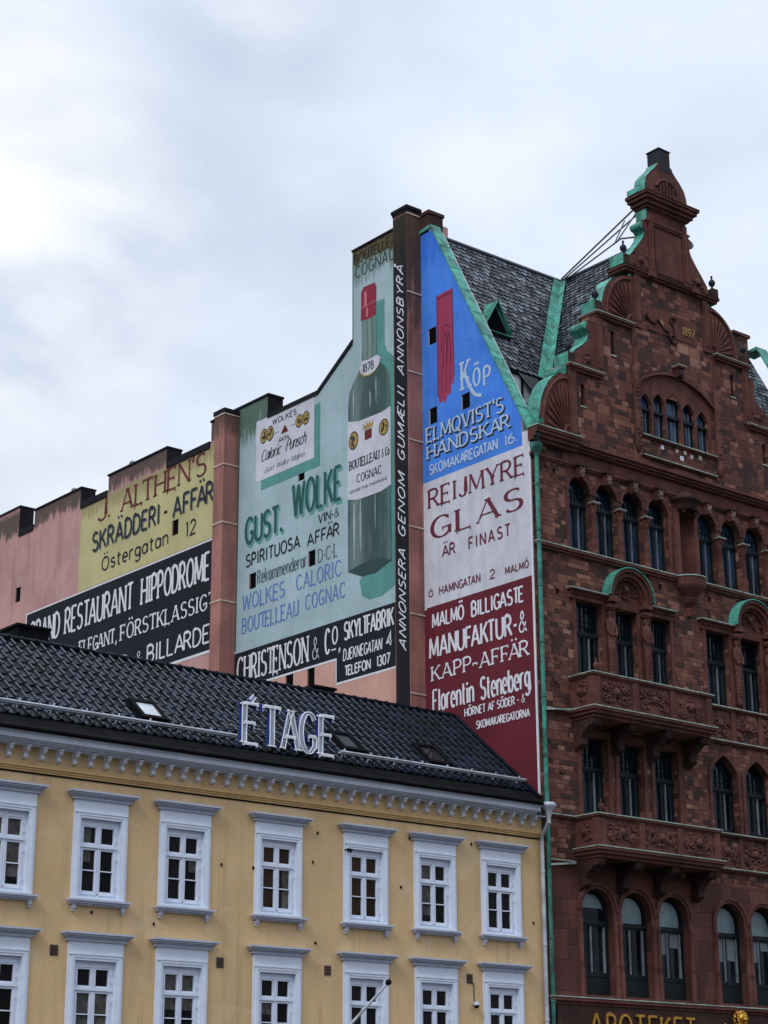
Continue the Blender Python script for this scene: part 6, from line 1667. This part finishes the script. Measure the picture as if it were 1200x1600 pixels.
# triangular dormer
m = MB(); ap = Vector((1.44, 2.9, 27.63)); bl = Vector((.91, 2.9, 26.66)); br = Vector((1.98, 2.9, 26.70))
def toroof(p): return Vector((p.x, 5 - (30.7 - p.z) / S1, p.z))
ra, rl, rr_ = toroof(ap), toroof(bl), toroof(br)
dz = Vector((0, -.12, .05))
m.face([bl + dz + Vector((-.08, 0, 0)), ap + dz + Vector((0, 0, .1)), ra + Vector((0, .1, .2)), rl + Vector((-.08, 0, .02))]); m.face([ap + dz + Vector((0, 0, .1)), br + dz + Vector((.08, 0, 0)), rr_ + Vector((.08, 0, .02)), ra + Vector((0, .1, .2))])
m.box(.9, 2.02, 2.72, 2.95, 26.60, 26.63); dm = m.build('dormer', 'copper', main)
m = MB(); m.face([bl, br, ap]); m.build('dormer_opening', 'room', dm)
m = MB(); m.face([br + Vector((-.06, -.02, 0)), br + Vector((.0, -.02, 0)), ap + Vector((.02, -.02, -.02)), ap + Vector((-.03, -.02, -.05))]); m.build('dormer_frame', 'copperdark', dm)
# chimney at the far end and stays behind the crown
m = MB(); m.box(15.3, 16.1, 4.6, 5.4, 29.6, 31.0); m.box(15.22, 16.18, 4.52, 5.48, 31.0, 31.12); m.build('chimney', 'ashlar', bb)
m = MB()
J = (6.5, 4.9, 30.78)
m.tube([J, (5.72, .47, 31.62)], .035, 6); m.tube([(6.56, 4.9, 30.75), (5.70, .47, 31.30)], .03, 6); m.tube([(6.6, 4.8, 30.74), (5.0, .60, 30.25)], .03, 6)
m.tube([(5.18, 1.0, 30.30), (5.70, .47, 31.40)], .025, 6); m.tube([(5.25, 1.15, 30.32), (5.82, 1.15, 31.38)], .022, 6); m.tube([(5.0, .6, 30.25), (5.50, .45, 30.40)], .03, 6)
m.build('bracing_rod', 'iron', bb)

# ================================================================== SIGN AND LION
ap_ = thing('shop_sign', (3.7, -.12, 4.6), 'gilded capital letters APOTEKET on the dark stone fascia of the red building', 'sign')
h = 1.42
WID = {'A': .56, 'P': .40, 'O': .54, 'T': .44, 'E': .40, 'K': .44}
tot = sum(WID[c] for c in 'APOTEKET'); gp = (5.78 - 1.42 - tot) / 7
for ch in 'APOTEKET':
    t = Text(ch, h, h + WID[ch], 4.62, 5.30, T=.115, t=.10, serif=.03); m = MB(); t.solid(m, facy(-.12), .06, .05, 0, 0); m.build('letter', 'gold', ap_); h += WID[ch] + gp
ln = thing('lion_statue', (7.5, -.3, 4.2), 'gilded lion figure with curly mane standing on the red building beside the lettering', 'statue')
m = MB()
c = (7.42, -.42)
m.lathe(c[0], c[1], [(.02, 4.25), (.26, 4.3), (.28, 4.55), (.24, 4.8), (.27, 4.98), (.20, 5.12), (.13, 5.2)], 12, sx=1, sy=.9)
m.ball((c[0] + .03, c[1] - .05, 5.33), .16, 12, 9, (1, 1.05, 1.05)); m.ball((c[0] + .02, c[1] - .20, 5.29), .085, 10, 7, (1, 1.2, .8)); m.ball((c[0] + .02, c[1] - .28, 5.32), .03, 6, 5)
for s in (-1, 1):
    m.ball((c[0] + s * .12, c[1] - .02, 5.47), .045, 7, 5); m.ball((c[0] + s * .055 + .02, c[1] - .185, 5.385), .022, 6, 4)
    m.tube([(c[0] + s * .2, c[1] - .1, 4.98), (c[0] + s * .24, c[1] - .3, 4.88), (c[0] + s * .22, c[1] - .42, 4.98)], [.09, .07, .06], 8); m.ball((c[0] + s * .22, c[1] - .44, 5.0), .075, 8, 6)
m.build('body', 'gold', ln)
m = MB(); r_ = random.Random(2)
for k in range(46):
    a = r_.uniform(0, 6.28); b = r_.uniform(-.7, 1.2); R = .19
    p = (c[0] + .03 + R * math.cos(a) * math.cos(b), c[1] + .02 + abs(R * math.sin(a) * math.cos(b)) * .8, 5.30 + R * 1.15 * math.sin(b))
    m.ball(p, r_.uniform(.035, .06), 6, 5)
for k in range(16):
    a = k * .39; m.ball((c[0] + .03 + .18 * math.cos(a), c[1] - .08, 5.32 + .19 * math.sin(a)), .05, 6, 5)
m.build('mane', 'gold', ln)
m = MB()
for s in (-1, 1):
    m.tube([(c[0] + s * .3, -.25, 4.7), (c[0] + s * .55, -.3, 4.85), (c[0] + s * .62, -.3, 5.08), (c[0] + s * .52, -.3, 5.16), (c[0] + s * .47, -.3, 5.05)], [.05, .05, .04, .035, .03], 7)
m.box(c[0] - .35, c[0] + .35, -.7, -.12, 4.15, 4.27); m.build('scroll_bracket', 'gold', ln)
